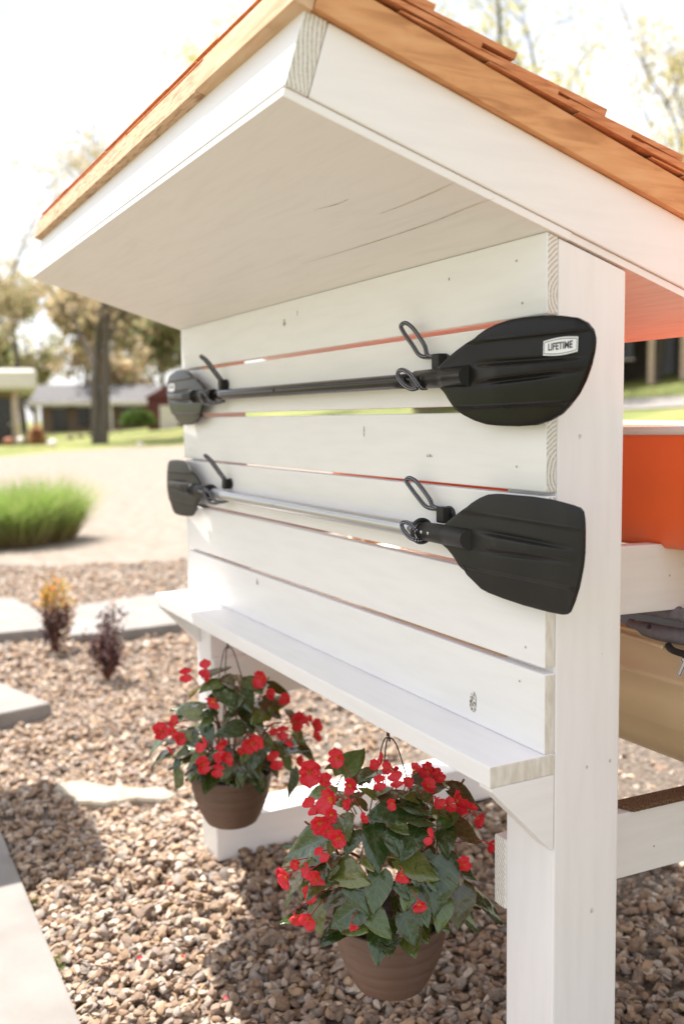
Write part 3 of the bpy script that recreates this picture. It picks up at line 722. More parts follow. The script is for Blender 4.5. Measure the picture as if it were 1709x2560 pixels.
# ------------------------------------------------------------------ hanging begonia baskets
def leaf_material(name, green, green2, under, edge_c):
    m, nt, b = newmat(name); l = nt.links.new; setb(b, rough=.20); b.inputs['Specular IOR Level'].default_value = .6; b.inputs['Coat Weight'].default_value = .5; b.inputs['Coat Roughness'].default_value = .14
    uv = N(nt, 'ShaderNodeUVMap'); sx = N(nt, 'ShaderNodeSeparateXYZ'); l(uv.outputs[0], sx.inputs[0])
    oi = N(nt, 'ShaderNodeObjectInfo'); mx = N(nt, 'ShaderNodeMix', data_type='RGBA'); mx.inputs['A'].default_value = (*green, 1); mx.inputs['B'].default_value = (*green2, 1)
    pw = N(nt, 'ShaderNodeMath', operation='POWER'); pw.inputs[1].default_value = 2.2; l(oi.outputs['Random'], pw.inputs[0]); l(pw.outputs[0], mx.inputs['Factor'])
    no = N(nt, 'ShaderNodeTexNoise'); no.inputs['Scale'].default_value = 40; no.inputs['Detail'].default_value = 4; tcn = N(nt, 'ShaderNodeTexCoord'); l(tcn.outputs['Object'], no.inputs['Vector'])
    vr = ramp(nt, [(.3, (.75, .75, .75)), (.7, (1.2, 1.2, 1.15))]); l(no.outputs['Fac'], vr.inputs[0])
    mm = N(nt, 'ShaderNodeMix', data_type='RGBA', blend_type='MULTIPLY'); mm.inputs['Factor'].default_value = 1; l(mx.outputs['Result'], mm.inputs['A']); l(vr.outputs[0], mm.inputs['B'])
    def mth(op, a, bb=None):
        n = N(nt, 'ShaderNodeMath', operation=op)
        for i, v in enumerate((a, bb)):
            if isinstance(v, (int, float)): n.inputs[i].default_value = v
            elif v is not None: l(v, n.inputs[i])
        return n.outputs[0]
    vn = mth('POWER', mth('ABSOLUTE', mth('SINE', mth('MULTIPLY', mth('SUBTRACT', sx.outputs[0], mth('MULTIPLY', sx.outputs[1], .30)), 17.0))), 24)
    vn = mth('MAXIMUM', vn, mth('LESS_THAN', sx.outputs[1], .05)); mv = N(nt, 'ShaderNodeMix', data_type='RGBA', blend_type='ADD'); mv.inputs['B'].default_value = (.05, .06, .02, 1)
    l(mth('MULTIPLY', vn, .45), mv.inputs['Factor']); l(mm.outputs['Result'], mv.inputs['A']); mm = mv
    rp = ramp(nt, [(.93, (0, 0, 0)), (1.0, (.8, .8, .8))]); l(sx.outputs[1], rp.inputs[0])
    me = N(nt, 'ShaderNodeMix', data_type='RGBA'); me.inputs['B'].default_value = (*edge_c, 1); l(rp.outputs[0], me.inputs['Factor']); l(mm.outputs['Result'], me.inputs['A'])
    gi = N(nt, 'ShaderNodeNewGeometry'); mb = N(nt, 'ShaderNodeMix', data_type='RGBA'); mb.inputs['B'].default_value = (*under, 1); l(gi.outputs['Backfacing'], mb.inputs['Factor']); l(me.outputs['Result'], mb.inputs['A'])
    l(mb.outputs['Result'], b.inputs['Base Color'])
    tr = N(nt, 'ShaderNodeBsdfTranslucent'); ms = N(nt, 'ShaderNodeMixShader'); ms.inputs[0].default_value = .14; tcx = N(nt, 'ShaderNodeMix', data_type='RGBA', blend_type='MULTIPLY'); tcx.inputs['Factor'].default_value = 1; tcx.inputs['B'].default_value = (2.4, 2.2, .9, 1)
    l(mb.outputs['Result'], tcx.inputs['A']); l(tcx.outputs['Result'], tr.inputs[0]); l(b.outputs[0], ms.inputs[1]); l(tr.outputs[0], ms.inputs[2]); l(ms.outputs[0], nt.nodes['Material Output'].inputs[0])
    n2 = N(nt, 'ShaderNodeTexNoise'); n2.inputs['Scale'].default_value = 9; l(tcn.outputs['Object'], n2.inputs['Vector'])
    bp = N(nt, 'ShaderNodeBump'); bp.inputs['Strength'].default_value = .12; bp.inputs['Distance'].default_value = .03; l(n2.outputs['Fac'], bp.inputs['Height']); l(bp.outputs[0], b.inputs['Normal'])
    return m
leaf_m = leaf_material('begonia_leaf', (.022, .050, .013), (.085, .135, .026), (.14, .105, .05), (.13, .06, .028))
leaf_pale = leaf_material('begonia_pale_leaf', (.10, .13, .03), (.16, .17, .045), (.20, .12, .05), (.26, .08, .03))  # pale leaf tone; on some leaves it paints in backlight and gloss
leaf_bronze = leaf_material('begonia_bronze_leaf', (.05, .05, .02), (.10, .07, .025), (.16, .07, .035), (.18, .05, .025))
petal_m = noisy('red_petal', [(.3, (.64, .012, .030)), (.7, (.78, .050, .062))], 5, .42)
_nt = petal_m.node_tree; _tr = N(_nt, 'ShaderNodeBsdfTranslucent'); _tr.inputs[0].default_value = (.88, .06, .085, 1); _ms = N(_nt, 'ShaderNodeMixShader'); _ms.inputs[0].default_value = .35
_nt.links.new(_nt.nodes['Principled BSDF'].outputs[0], _ms.inputs[1]); _nt.links.new(_tr.outputs[0], _ms.inputs[2]); _nt.links.new(_ms.outputs[0], _nt.nodes['Material Output'].inputs[0])
stamen_m = noisy('yellow_stamen', [(.3, (.75, .30, .02)), (.7, (.85, .50, .05))], 300, .6)
stem_m = noisy('begonia_stem', [(.3, (.13, .04, .025)), (.7, (.22, .09, .04))], 20, .4)
stalk_m = noisy('flower_stalk', [(.3, (.32, .03, .03)), (.7, (.45, .06, .05))], 20, .4)

def leaf_mesh(seed, fold, curl, wob):
    """angel-wing leaf, base at origin, tip at +Y (length 1), face +Z: lopsided heart with veined, waved blade"""
    r = random.Random(seed); NL, NWd = 18, 6; vs = []; uv = []; fs = []
    for i in range(NL+1):
        t = i/NL
        wl = .40*(math.sin(math.pi*min(1, t*.98+.02)**.62))**.80*(1-.25*t); wr = wl*(.74+.1*r.random()*0)
        for j in range(-NWd, NWd+1):
            s = j/NWd; wd = wl if s < 0 else wr
            x = s*wd; y = t - (.16 if s < 0 else .11)*(abs(s)**1.3)*(1-t)**2.2 + .02*math.sin(t*3)
            x += .10*math.sin(t*math.pi*.9)*t*.6
            tooth = 1+.022*(((i*2+j) % 3)-1)*(abs(s) > .95)
            z = fold*abs(s)*wd*1.0 - curl*t*t + wob*math.sin(t*7+s*4+seed)*abs(s)
            z -= .035*(abs(math.sin(t*9.5+abs(s)*2.2))**3)*abs(s)*(1-abs(s))*2
            z -= .10*abs(s)**2.5*.5
            vs.append((x*tooth, y, z)); uv.append((t, abs(s)))
    m = 2*NWd+1
    for i in range(NL):
        for j in range(m-1): fs.append((i*m+j, i*m+j+1, (i+1)*m+j+1, (i+1)*m+j))
    # petiole
    pv, pf, pu = tube_data([(0, -.28, -.12), (0, -.12, -.03), (0, .02, -.004)], [.018, .016, .012], 5)
    o = len(vs); vs += pv; fs += [tuple(k+o for k in f) for f in pf]; uv += [(0, .97)]*len(pv)
    me = mesh('leaf', vs, fs, [leaf_m], True); ul = me.uv_layers.new(name='UVMap')
    for lp in me.loops: ul.data[lp.index].uv = uv[lp.vertex_index]
    return me
LEAF = []
for sd, (fo, cu, wo) in enumerate([(.25, .06, .02), (.12, .12, .03), (.38, .03, .02), (.18, .15, .035)]):
    base_me = leaf_mesh(sd, fo, cu, wo); v3 = [base_me]
    for mm_ in (leaf_pale, leaf_bronze):
        c = base_me.copy(); c.materials.clear(); c.materials.append(mm_); v3.append(c)
    LEAF.append(v3)
def petal_mesh(w_, l_, cup):
    vs = []; fs = []; NR, NA = 6, 14
    for i in range(NR+1):
        t = i/NR
        for j in range(NA+1):
            s = -1+2*j/NA; ww = w_*math.sqrt(max(0, 1-(2*t-1)**2)) if t > .35 else w_*math.sqrt(max(0, 1-(.3)**2))*(t/.35)**.7
            ww = max(ww, .03*w_)
            y = l_*(t + .06*(1-s*s)*t - .05*abs(s)*t*(t > .7)); x = s*ww
            z = cup*(s*s*.6*ww/w_ + (t-.4)**2*1.6)*l_ + .03*l_*math.sin(s*6+t*5)*t
            vs.append((x, y, z))
    m = NA+1
    for i in range(NR):
        for j in range(NA): fs.append((i*m+j, i*m+j+1, (i+1)*m+j+1, (i+1)*m+j))
    return mesh('petal', vs, fs, [petal_m], True)
PET_BIG = [petal_mesh(.46, .78, .32), petal_mesh(.52, .74, .45)]; PET_SM = petal_mesh(.24, .62, .3)
vs, fs = [], []
rs = random.Random(3)
for q in range(26):
    a = rs.uniform(0, 6.28); r0 = rs.uniform(0, .10); h = rs.uniform(.10, .20)
    c = V((r0*math.cos(a), r0*math.sin(a), 0)); i = len(vs); d = .035
    vs += [c+V((d, 0, 0)), c+V((-d*.5, d*.8, 0)), c+V((-d*.5, -d*.8, 0)), c*1.5+V((0, 0, h)), c*1.5+V((d, 0, h*.6)), c*1.5+V((-d, .0, h*.6))]
    fs += [(i, i+1, i+3), (i+1, i+2, i+3), (i+2, i, i+3), (i, i+4, i+3), (i+1, i+5, i+3)]
STAMEN = mesh('stamen', vs, fs, [stamen_m])
def basis(o, yax, zax, s):
    y = yax.normalized(); z = (zax-y*zax.dot(y)); z = z.normalized() if z.length > 1e-5 else y.orthogonal().normalized(); x = y.cross(z)
    return Matrix(((x.x*s, y.x*s, z.x*s, o.x), (x.y*s, y.y*s, z.y*s, o.y), (x.z*s, y.z*s, z.z*s, o.z), (0, 0, 0, 1)))
def ell(u, v, C, rad, k):
    d = ray(u, v); s = V((rad[0]*k, rad[1]*k, rad[2]*k)); o = V(((CAM.x-C.x)/s.x, (CAM.y-C.y)/s.y, (CAM.z-C.z)/s.z)); e = V((d.x/s.x, d.y/s.y, d.z/s.z))
    a = e.dot(e); b = 2*o.dot(e); c = o.dot(o)-1; q = b*b-4*a*c
    t = (-b-math.sqrt(q))/(2*a) if q > 0 else -b/(2*a)
    return CAM+d*t
def basket(label, x, y, zr, hookz, leaves, flowers, off, sc, C, rad, nfill, seed, fsz):
    rr = random.Random(seed); t = thing('hanging_basket', label, 'hanging basket', (x, y, zr-.156), 'begonia baskets hung from the shelf'); b0 = V((x, y, zr-.156))
    RR = .1225; H = .156
    prof = [(.0, 0), (.070, 0), (.076, .004)]
    for k in range(1, 25):
        q = k/24; r_ = .076+(RR-.004-.076)*(1-(1-q)**1.75); z_ = .004+(H-.030)*q
        if k in (6, 11, 12, 17, 18): r_ -= .0022
        prof.append((r_, z_))
    prof += [(RR-.002, H-.024), (RR, H-.022), (RR+.0012, H-.002), (RR, H), (RR-.004, H), (RR-.006, H-.02), (RR-.012, H-.035)]
    vs, fs = lathe(prof, (x, y, zr-H), 64); part('pot', vs, fs, pot_m, t, smooth=True)
    vs = [(x+(RR-.008)*math.cos(2*math.pi*k/32), y+(RR-.008)*math.sin(2*math.pi*k/32), zr-.022) for k in range(32)]+[(x, y, zr-.006)]
    part('soil', vs, [(k, (k+1) % 32, 32) for k in range(32)], soil_m, t)
    # hanger: three wires meeting under a hook on the shelf
    hk = V((x, y, hookz)); a0 = rr.uniform(0, 2)
    for k in range(3):
        a = a0+k*2.094; e = V((x+(RR-.001)*math.cos(a), y+(RR-.001)*math.sin(a), zr-.006))
        mid = hk.lerp(e, .08)+V((math.cos(a)*.012, math.sin(a)*.012, .006))
        tube('hanger_wire', spline([hk+V((0, 0, .004)), mid, hk.lerp(e, .5)+V((math.cos(a), math.sin(a), 0))*.006, e], 6), .0016, dark_metal, t, 6)
    tube('hook', spline([hk+V((.006, .0, -.004)), hk+V((0, 0, .016)), hk+V((-.006, .001, .006)), hk+V((-.004, .004, .03)), V((x-.002, y+.006, .8755))], 8), .0021, dark_metal, t, 8)
    cen = V((x, y, zr-.01))
    # main stems
    stems = []
    for k in range(13):
        a = rr.uniform(0, 6.283); e = V((x+math.cos(a)*rad[0]*rr.uniform(.3, .85), y+math.sin(a)*rad[1]*rr.uniform(.3, .85), C.z+rad[2]*rr.uniform(-.1, .75)))
        s0 = cen+V((math.cos(a), math.sin(a), 0))*rr.uniform(.01, .06); pts = spline([s0, s0.lerp(e, .5)+V((0, 0, .05)), e], 7); stems.append(pts)
        tube('stem', pts, [.0048-.0025*q/(len(pts)-1) for q in range(len(pts))], stem_m, t, 6)
    def put_leaf(bp, tp, kind, size=None, nb=None):
        ax = tp-bp; ln = ax.length*1.0; mid = (bp+tp)/2
        outw = (mid-V((x, y, C.z-.10))).normalized(); toc = (CAM-mid).normalized()
        n = (outw*.75+V((0, 0, .45))+toc*.55+V((rr.gauss(0, .22), rr.gauss(0, .22), rr.gauss(0, .22)))) if nb is None else nb
        me = LEAF[rr.randrange(4)][kind]; mtx = basis(bp-b0, ax, n, ln)
        if rr.random() < .5:
            mtx = mtx @ Matrix.Diagonal((-1, 1, 1, 1)) if False else mtx
        o = link('leaf', me, t, mtx @ Matrix.Diagonal((rr.uniform(.92, 1.18), 1, 1, 1)))
    for (bx, by, tx, ty, kind) in leaves:
        bp = ell(off[0]+bx/sc, off[1]+by/sc, C, rad, .88); tp = ell(off[0]+tx/sc, off[1]+ty/sc, C, rad, 1.0); put_leaf(bp, tp, kind)
    for k in range(nfill):
        a = rr.uniform(0, 6.283); zz = rr.uniform(-.75, .8); q = math.sqrt(1-zz*zz)*rr.uniform(.35, .85)
        bp = V((x+math.cos(a)*q*rad[0], y+math.sin(a)*q*rad[1], C.z+zz*rad[2]*.8)); ln = rr.uniform(.07, .11)
        dr = V((math.cos(a)*rr.uniform(.5, 1), math.sin(a)*rr.uniform(.5, 1), rr.uniform(-1, .25))).normalized()
        if bp.z < zr+.035: bp.z = zr+.035+rr.uniform(0, .03)
        if (bp+dr*ln).z < zr+.005: dr.z *= .12; dr.normalize()
        put_leaf(bp, bp+dr*ln, 0 if rr.random() < .9 else 2, nb=V((math.cos(a)*.6, math.sin(a)*.6, .8)))
    for (fx, fy, s) in flowers:
        p = ell(off[0]+fx/sc, off[1]+fy/sc, C, rad, 1.06); dd = (p-CAM).dot(D_); R0_ = s/sc/F_PX*dd*fsz
        outw = (p-V((x, y, C.z-.05))).normalized(); fz = ((CAM-p).normalized()*.8+outw*.6+V((rr.gauss(0, .45), rr.gauss(0, .45), rr.gauss(.0, .45)))).normalized()
        upv = V((rr.gauss(0, .5), rr.gauss(0, .5), 1)); mtx = basis(p-b0, upv, fz, R0_)
        # stalk + ovary, in the flower's own frame (unit = flower radius)
        e = V((x, y, C.z))+(p-V((x, y, C.z)))*.62+V((0, 0, .015)); inv = mtx.inverted(); le = inv @ (e-b0)
        pv, pf, _ = tube_data(spline([V((0, 0, -.05)), V((0, .1, -.35)), le*.5+V((0, .25, 0)), le], 5), .0011/max(R0_, .008), 5)
        ov, of = lathe([(.01, -.34), (.10, -.25), (.12, -.12), (.05, 0)], (0, 0, 0), 8)
        vv, ff = join([(pv, pf), (ov, of)])
        fo = link('flower', mesh('flower', vv, ff, [stalk_m], True), t, mtx)
        two = rr.random() < .30
        for pa, pm in ((0, PET_BIG[rr.randrange(2)]), (math.pi, PET_BIG[rr.randrange(2)])) + (() if two else ((math.pi/2, PET_SM), (-math.pi/2, PET_SM))):
            pa += rr.gauss(0, .16); op = rr.uniform(.15, .6)
            ml = Matrix.Rotation(pa, 4, 'Z') @ Matrix.Rotation(op, 4, 'X') @ Matrix.Diagonal((rr.uniform(.9, 1.12), rr.uniform(.92, 1.15), 1, 1))
            link('petal', pm, fo, ml)
        if not two: link('stamen', STAMEN, fo, Matrix.Translation((0, 0, .02)) @ Matrix.Scale(1.0, 4))
    return t
LV2 = [(400, 335, 205, 440, 0), (480, 262, 622, 72, 0), (690, 410, 585, 350, 1), (700, 405, 805, 345, 1), (960, 265, 1160, 320, 2), (1200, 360, 1437, 482, 2), (372, 690, 66, 840, 0), (120, 810, 245, 800, 1),
 (680, 600, 745, 912, 0), (800, 590, 930, 660, 0), (985, 620, 875, 850, 0), (420, 900, 648, 975, 1), (850, 830, 1148, 946, 1), (720, 930, 690, 1212, 0), (1110, 810, 1095, 1240, 0), (600, 1140, 388, 1312, 0),
 (640, 1180, 812, 1368, 0), (880, 1200, 972, 1425, 0), (1262, 1020, 1270, 1322, 2), (1165, 620, 1182, 800, 0), (1230, 612, 1432, 702, 2), (520, 965, 650, 1205, 0), (1160, 1110, 1128, 1342, 0), (1190, 870, 1255, 1015, 0),
 (1258, 890, 1392, 965, 0), (480, 1050, 348, 1175, 2), (290, 1140, 322, 1350, 1), (722, 232, 588, 315, 0), (860, 432, 1085, 508, 0), (1215, 520, 1085, 490, 0), (870, 480, 635, 565, 0), (412, 820, 402, 905, 2), (410, 715, 372, 800, 1),
 (620, 825, 690, 912, 1), (880, 540, 1112, 575, 0), (640, 480, 560, 420, 2), (470, 200, 358, 216, 2), (500, 1285, 642, 1315, 0), (228, 990, 190, 1110, 1), (1150, 610, 1295, 490, 0), (735, 432, 915, 370, 2), (1040, 860, 980, 1010, 0), (930, 1020, 890, 1180, 0),
 (340, 960, 420, 870, 0), (300, 850, 360, 980, 0), (1000, 430, 880, 385, 0), (440, 560, 520, 700, 0), (560, 640, 500, 790, 0), (980, 360, 1090, 455, 0), (780, 640, 860, 800, 0), (1050, 900, 1120, 1060, 0), (830, 980, 930, 1100, 0), (1010, 1150, 1060, 1300, 0), (450, 1180, 470, 1330, 0)]
FL2 = [(255, 240, 75), (440, 150, 55), (750, 165, 48), (695, 200, 36), (822, 230, 30), (780, 225, 36), (715, 315, 45), (530, 330, 48), (410, 430, 85), (530, 440, 52), (270, 480, 52), (400, 530, 42), (320, 580, 66), (375, 640, 45), (450, 685, 58), (335, 795, 42), (250, 905, 50), (300, 965, 52), (160, 860, 35), (105, 950, 60), (40, 915, 32), (255, 1065, 44), (155, 1215, 50), (250, 1240, 50), (540, 1278, 36), (875, 930, 48), (990, 1130, 46), (1290, 868, 46), (1462, 730, 44), (1075, 685, 44), (960, 240, 45), (1060, 230, 52), (850, 310, 55), (915, 310, 36), (1050, 350, 50), (1110, 430, 45), (1240, 440, 50), (1300, 480, 45), (1380, 545, 54), (1340, 500, 40), (815, 455, 36), (615, 562, 30), (345, 300, 42), (1125, 270, 40), (1200, 470, 40)]
LV1 = [(605, 290, 418, 390, 0), (600, 355, 742, 525, 0), (612, 178, 508, 245, 2), (830, 290, 992, 392, 0), (1045, 340, 1238, 412, 0), (980, 470, 1165, 615, 2), (800, 380, 900, 560, 0), (795, 690, 556, 792, 0), (442, 918, 306, 1055, 1), (960, 885, 868, 1122, 0), (1078, 888, 1265, 945, 0),
 (1255, 1080, 1230, 1345, 0), (790, 1105, 782, 1275, 0), (940, 1148, 982, 1325, 0), (395, 1060, 432, 1195, 0), (700, 1010, 600, 1190, 0), (395, 790, 215, 735, 1), (435, 590, 236, 580, 1), (562, 560, 420, 612, 0), (255, 1090, 192, 1272, 1), (232, 995, 188, 1112, 0), (1258, 758, 1400, 852, 0), (1300, 880, 1462, 1010, 0),
 (1180, 980, 1240, 1100, 0), (320, 900, 215, 962, 0), (640, 250, 730, 330, 2), (560, 420, 520, 560, 0), (720, 560, 640, 660, 2), (470, 700, 540, 860, 0), (900, 620, 1000, 720, 0), (1010, 560, 900, 660, 0), (640, 900, 740, 1010, 0), (850, 900, 800, 1040, 0), (1000, 820, 1100, 900, 0), (300, 760, 420, 880, 0), (520, 620, 420, 720, 0), (760, 420, 700, 560, 0), (1120, 430, 1060, 540, 0), (1210, 560, 1280, 680, 0), (1070, 1060, 1130, 1160, 2)]
FL1 = [(300, 230, 60), (480, 190, 58), (460, 260, 40), (550, 470, 62), (985, 270, 68), (1200, 460, 52), (1040, 410, 45), (200, 670, 45), (80, 750, 68), (190, 750, 45), (240, 800, 50), (180, 910, 45), (470, 860, 60), (620, 830, 45), (610, 910, 50), (450, 1040, 60), (580, 1080, 55), (660, 970, 50), (700, 1020, 30), (890, 840, 80), (1080, 1010, 70), (1260, 660, 75), (1320, 610, 50), (1380, 650, 45), (1450, 690, 50), (1450, 790, 45), (1160, 740, 60), (1230, 820, 50), (1070, 720, 45), (1310, 1010, 40), (780, 920, 30), (590, 980, 36)]
basket('begonia basket whose red flowers and glossy leaves spread wide beside the near post', -.437, -.055, .440, .822, LV2, FL2, (680, 1840), 2.703, V((-.437, -.055, .555)), (.245, .235, .235), 44, 5, 1.9)
basket('begonia basket with smaller fuller mound, hanging by the far post', -1.372, -.055, .452, .825, LV1, FL1, (380, 1620), 3.564, V((-1.372, -.055, .565)), (.225, .22, .225), 54, 9, 1.9)

# ------------------------------------------------------------------ slabs and flag
def slab(label, px, z1, thick, mat, name='paving_slab', wob=0, cat='slab', grp=None):
    P = [atz(u, v, z1) for u, v in px]
    if wob:
        Q = []
        for a, b in zip(P, P[1:]+P[:1]):
            for k in range(4): q = a.lerp(b, k/4); Q.append(q+V((random.gauss(0, wob), random.gauss(0, wob), 0)))
        P = Q
    bm = bmesh.new(); top = [bm.verts.new(p) for p in P]; f = bm.faces.new(top); bm.normal_update()
    if f.normal.z < 0: f.normal_flip()
    r = bmesh.ops.extrude_face_region(bm, geom=[f]); bmesh.ops.translate(bm, verts=[g for g in r['geom'] if isinstance(g, bmesh.types.BMVert)], vec=(0, 0, -thick))
    bmesh.ops.recalc_face_normals(bm, faces=bm.faces)
    bmesh.ops.bevel(bm, geom=[e for e in bm.edges if all(abs(v.co.z-z1) < 1e-5 for v in e.verts)], offset=.006, segments=2, affect='EDGES')
    c = sum(P, V())/len(P); 
    for v in bm.verts: v.co -= V((c.x, c.y, 0))
    o = bm_part(name, bm, mat, None); o.location = (c.x, c.y, 0); tag(o, label, cat, grp); return o
slab('pale concrete slab behind the yellow-topped shrub with a cut corner', [(-260, 1530), (-60, 1492), (38, 1496), (98, 1528), (120, 1572), (0, 1583), (-300, 1612)], .05, .10, concrete)
slab('small pale concrete slab between the two dark shrubs', [(194, 1514), (276, 1500), (284, 1580), (173, 1589)], .05, .10, concrete)
slab('long pale concrete slab running behind the far end of the rack', [(285, 1500), (460, 1474), (640, 1440), (700, 1500), (500, 1552), (292, 1578)], .05, .10, concrete)
slab('thick concrete slab corner in the gravel before the dark shrubs', [(-260, 1660), (0, 1705), (128, 1758), (0, 1785), (-300, 1830)], .055, .12, concrete)
slab('flat irregular sandstone flag lying in the gravel', [(128, 1965), (190, 1950), (270, 1962), (330, 1968), (400, 1966), (445, 1978), (420, 2000), (340, 1998), (260, 2005), (190, 2002), (165, 1985)], .006, .05, flag_m, 'flagstone', .008, 'flagstone')
SLABS = [o for o in COL.objects if o.name.startswith('paving_slab')]

# ------------------------------------------------------------------ river gravel
def in_view(x, y, m=.35):
    p = V((x, y, 0))-CAM; d = p.dot(D_)
    if d < .6: return False
    a = p.dot(R_)/d; b = p.dot(U_)/d
    return abs(a) < .352+m/d+.05 and b > -.527-m/d-.05
def blocked(x, y):
    if y < -.585 and x > -3.12: return True
    for o in SLABC:
        if point_in(x, y, o): return True
    return False
def point_in(x, y, poly):
    c = False; n = len(poly)
    for i in range(n):
        a, b = poly[i], poly[i-1]
        if (a[1] > y) != (b[1] > y) and x < (b[0]-a[0])*(y-a[1])/(b[1]-a[1])+a[0]: c = not c
    return c
SLABC = []
for o in list(COL.objects):
    if o.name.startswith('paving_slab') or o.name.startswith('flagstone'):
        tops = [(v.co+o.location) for v in o.data.vertices if v.co.z < 0]
        c = sum(tops, V())/len(tops); SLABC.append([(p.x, p.y) for p in sorted(tops, key=lambda p: math.atan2(p.y-c.y, p.x-c.x))])
def ico(sub, seed):
    bm = bmesh.new(); bmesh.ops.create_icosphere(bm, subdivisions=sub, radius=1); r = random.Random(seed)
    cuts = [(V((r.gauss(0, 1), r.gauss(0, 1), r.gauss(0, .8))).normalized(), r.uniform(.50, .88)) for _ in range(9)]
    for v in bm.verts:
        c = v.co.copy(); c *= 1+.13*mnoise.noise(c*1.3+V((seed*3.1, 0, 0)))
        for n, d in cuts:
            e = c.dot(n)-d
            if e > 0: c -= n*e*.95
        v.co = c
    bm.verts.ensure_lookup_table(); vs = np.array([v.co[:] for v in bm.verts]); fs = np.array([[v.index for v in f.verts] for f in bm.faces]); bm.free(); return vs, fs
NV = 14
HI = [ico(3, k) for k in range(NV)]; MD = [ico(2, k) for k in range(NV)]; LO = [ico(1, k) for k in range(NV)]
GRES = .006; GX0, GX1, GY0, GY1 = -9.4, 2.0, -2.6, 5.0
HM = np.full((int((GX1-GX0)/GRES)+1, int((GY1-GY0)/GRES)+1), -.034, np.float32)
stones = []
def scatter(n, xr, yr, smin, smax, dmin, dmax):
    c = 0
    while c < n:
        c += 1
        x = random.uniform(*xr); y = random.uniform(*yr); dd = math.hypot(x-CAM.x, y-CAM.y)
        if dd < dmin or dd >= dmax or not in_view(x, y) or blocked(x, y) or not point_in(x, y, bed_out): continue
        s = min(smax, smin*math.exp(abs(random.gauss(0, .34)))) ; a = s*random.uniform(.85, 1.35); b = s*random.uniform(.65, 1.0); h = s*random.uniform(.30, .60); rz = random.uniform(0, 6.283)
        i0 = int((x-a-GX0)/GRES); i1 = int((x+a-GX0)/GRES)+1; j0 = int((y-a-GY0)/GRES); j1 = int((y+a-GY0)/GRES)+1
        if i0 < 0 or j0 < 0 or i1 >= HM.shape[0] or j1 >= HM.shape[1]: continue
        gx = (np.arange(i0, i1)*GRES+GX0-x)[:, None]; gy = (np.arange(j0, j1)*GRES+GY0-y)[None, :]
        ca, sa = math.cos(rz), math.sin(rz); e = ((gx*ca+gy*sa)/a)**2+((-gx*sa+gy*ca)/b)**2; k = e < 1
        if not k.any(): continue
        sub = HM[i0:i1, j0:j1]; zb = float(np.quantile(sub[k], .55))+h*.35
        if zb > .020: continue
        # settle along the local slope of the pile
        W = sub[k]; wx = np.broadcast_to(gx, sub.shape)[k]; wy = np.broadcast_to(gy, sub.shape)[k]
        sx = float((W*wx).sum()/((wx**2).sum()+1e-9)); sy = float((W*wy).sum()/((wy**2).sum()+1e-9))
        topz = zb+h*np.sqrt(np.clip(1-e, 0, 1)); sub[k] = np.maximum(sub[k], topz[k]-.001)
        stones.append((x, y, zb, a, b, h, rz, max(-.6, min(.6, sy))+random.gauss(0, .15), max(-.6, min(.6, -sx))+random.gauss(0, .15), dd))
scatter(66000, (-2.6, .6), (-.75, 2.6), .0112, .034, .9, 3.6)
scatter(88000, (-5.6, .3), (-.9, 4.2), .0125, .034, 3.2, 6.6)
scatter(26000, (-9.2, -2.0), (-1.2, 4.9), .020, .045, 6.4, 11)
def rotm(rx, ry, rz):
    cx, sx, cy, sy, cz, sz = math.cos(rx), math.sin(rx), math.cos(ry), math.sin(ry), math.cos(rz), math.sin(rz)
    return np.array([[1, 0, 0], [0, cx, -sx], [0, sx, cx]]) @ np.array([[cy, 0, sy], [0, 1, 0], [-sy, 0, cy]]) @ np.array([[cz, -sz, 0], [sz, cz, 0], [0, 0, 1]])
def score(s):
    p = V(s[:3])-CAM; d = p.dot(D_); a = p.dot(R_)/d; b = p.dot(U_)/d
    vis = abs(a) < .35 and -.525 < b; occ = (HM[int((s[0]-GX0)/GRES), int((s[1]-GY0)/GRES)] - (s[2]+s[5])) > .004
    return (s[3]*s[4])/d/d if vis and not occ and not (a > .17 and a < .29) else 0
order = sorted(range(len(stones)), key=lambda i: -score(stones[i])); pick = set(order[:290])
bed = bpy.data.objects['gravel_bed']
SM = [mesh('stone', v, [tuple(f) for f in fc.tolist()], [stone_m], True) for v, fc in HI]
for m_ in SM: m_.set_sharp_from_angle(angle=R(24))
for i in sorted(pick):
    x, y, z, a, b, h, rz, rx, ry, dd = stones[i]; Rm = rotm(rx, ry, rz)
    m4 = Matrix(Rm.tolist()).to_4x4() @ Matrix.Diagonal((a, b, h, 1)); m4.translation = V((x, y, z)); link('stone', SM[random.randrange(NV)], bed, m4)
AV, AF, AC = [], [], []; off = 0; cols = np.array(STONE_COLS)
for i, s in enumerate(stones):
    if i in pick: continue
    x, y, z, a, b, h, rz, rx, ry, dd = s; vs, fs = (HI if dd < 2.3 else MD if dd < 4.2 else LO)[random.randrange(NV)]
    w_ = (vs*np.array([a, b, h])) @ rotm(rx, ry, rz).T + np.array([x, y, z]); AV.append(w_); AF.append(fs+off); off += len(vs)
    c = cols[random.randrange(len(cols))]*random.uniform(.85, 1.15); AC.append(np.repeat(np.append(c, 1)[None, :], len(vs), 0))
AV = np.concatenate(AV); AF = np.concatenate(AF); AC = np.concatenate(AC)
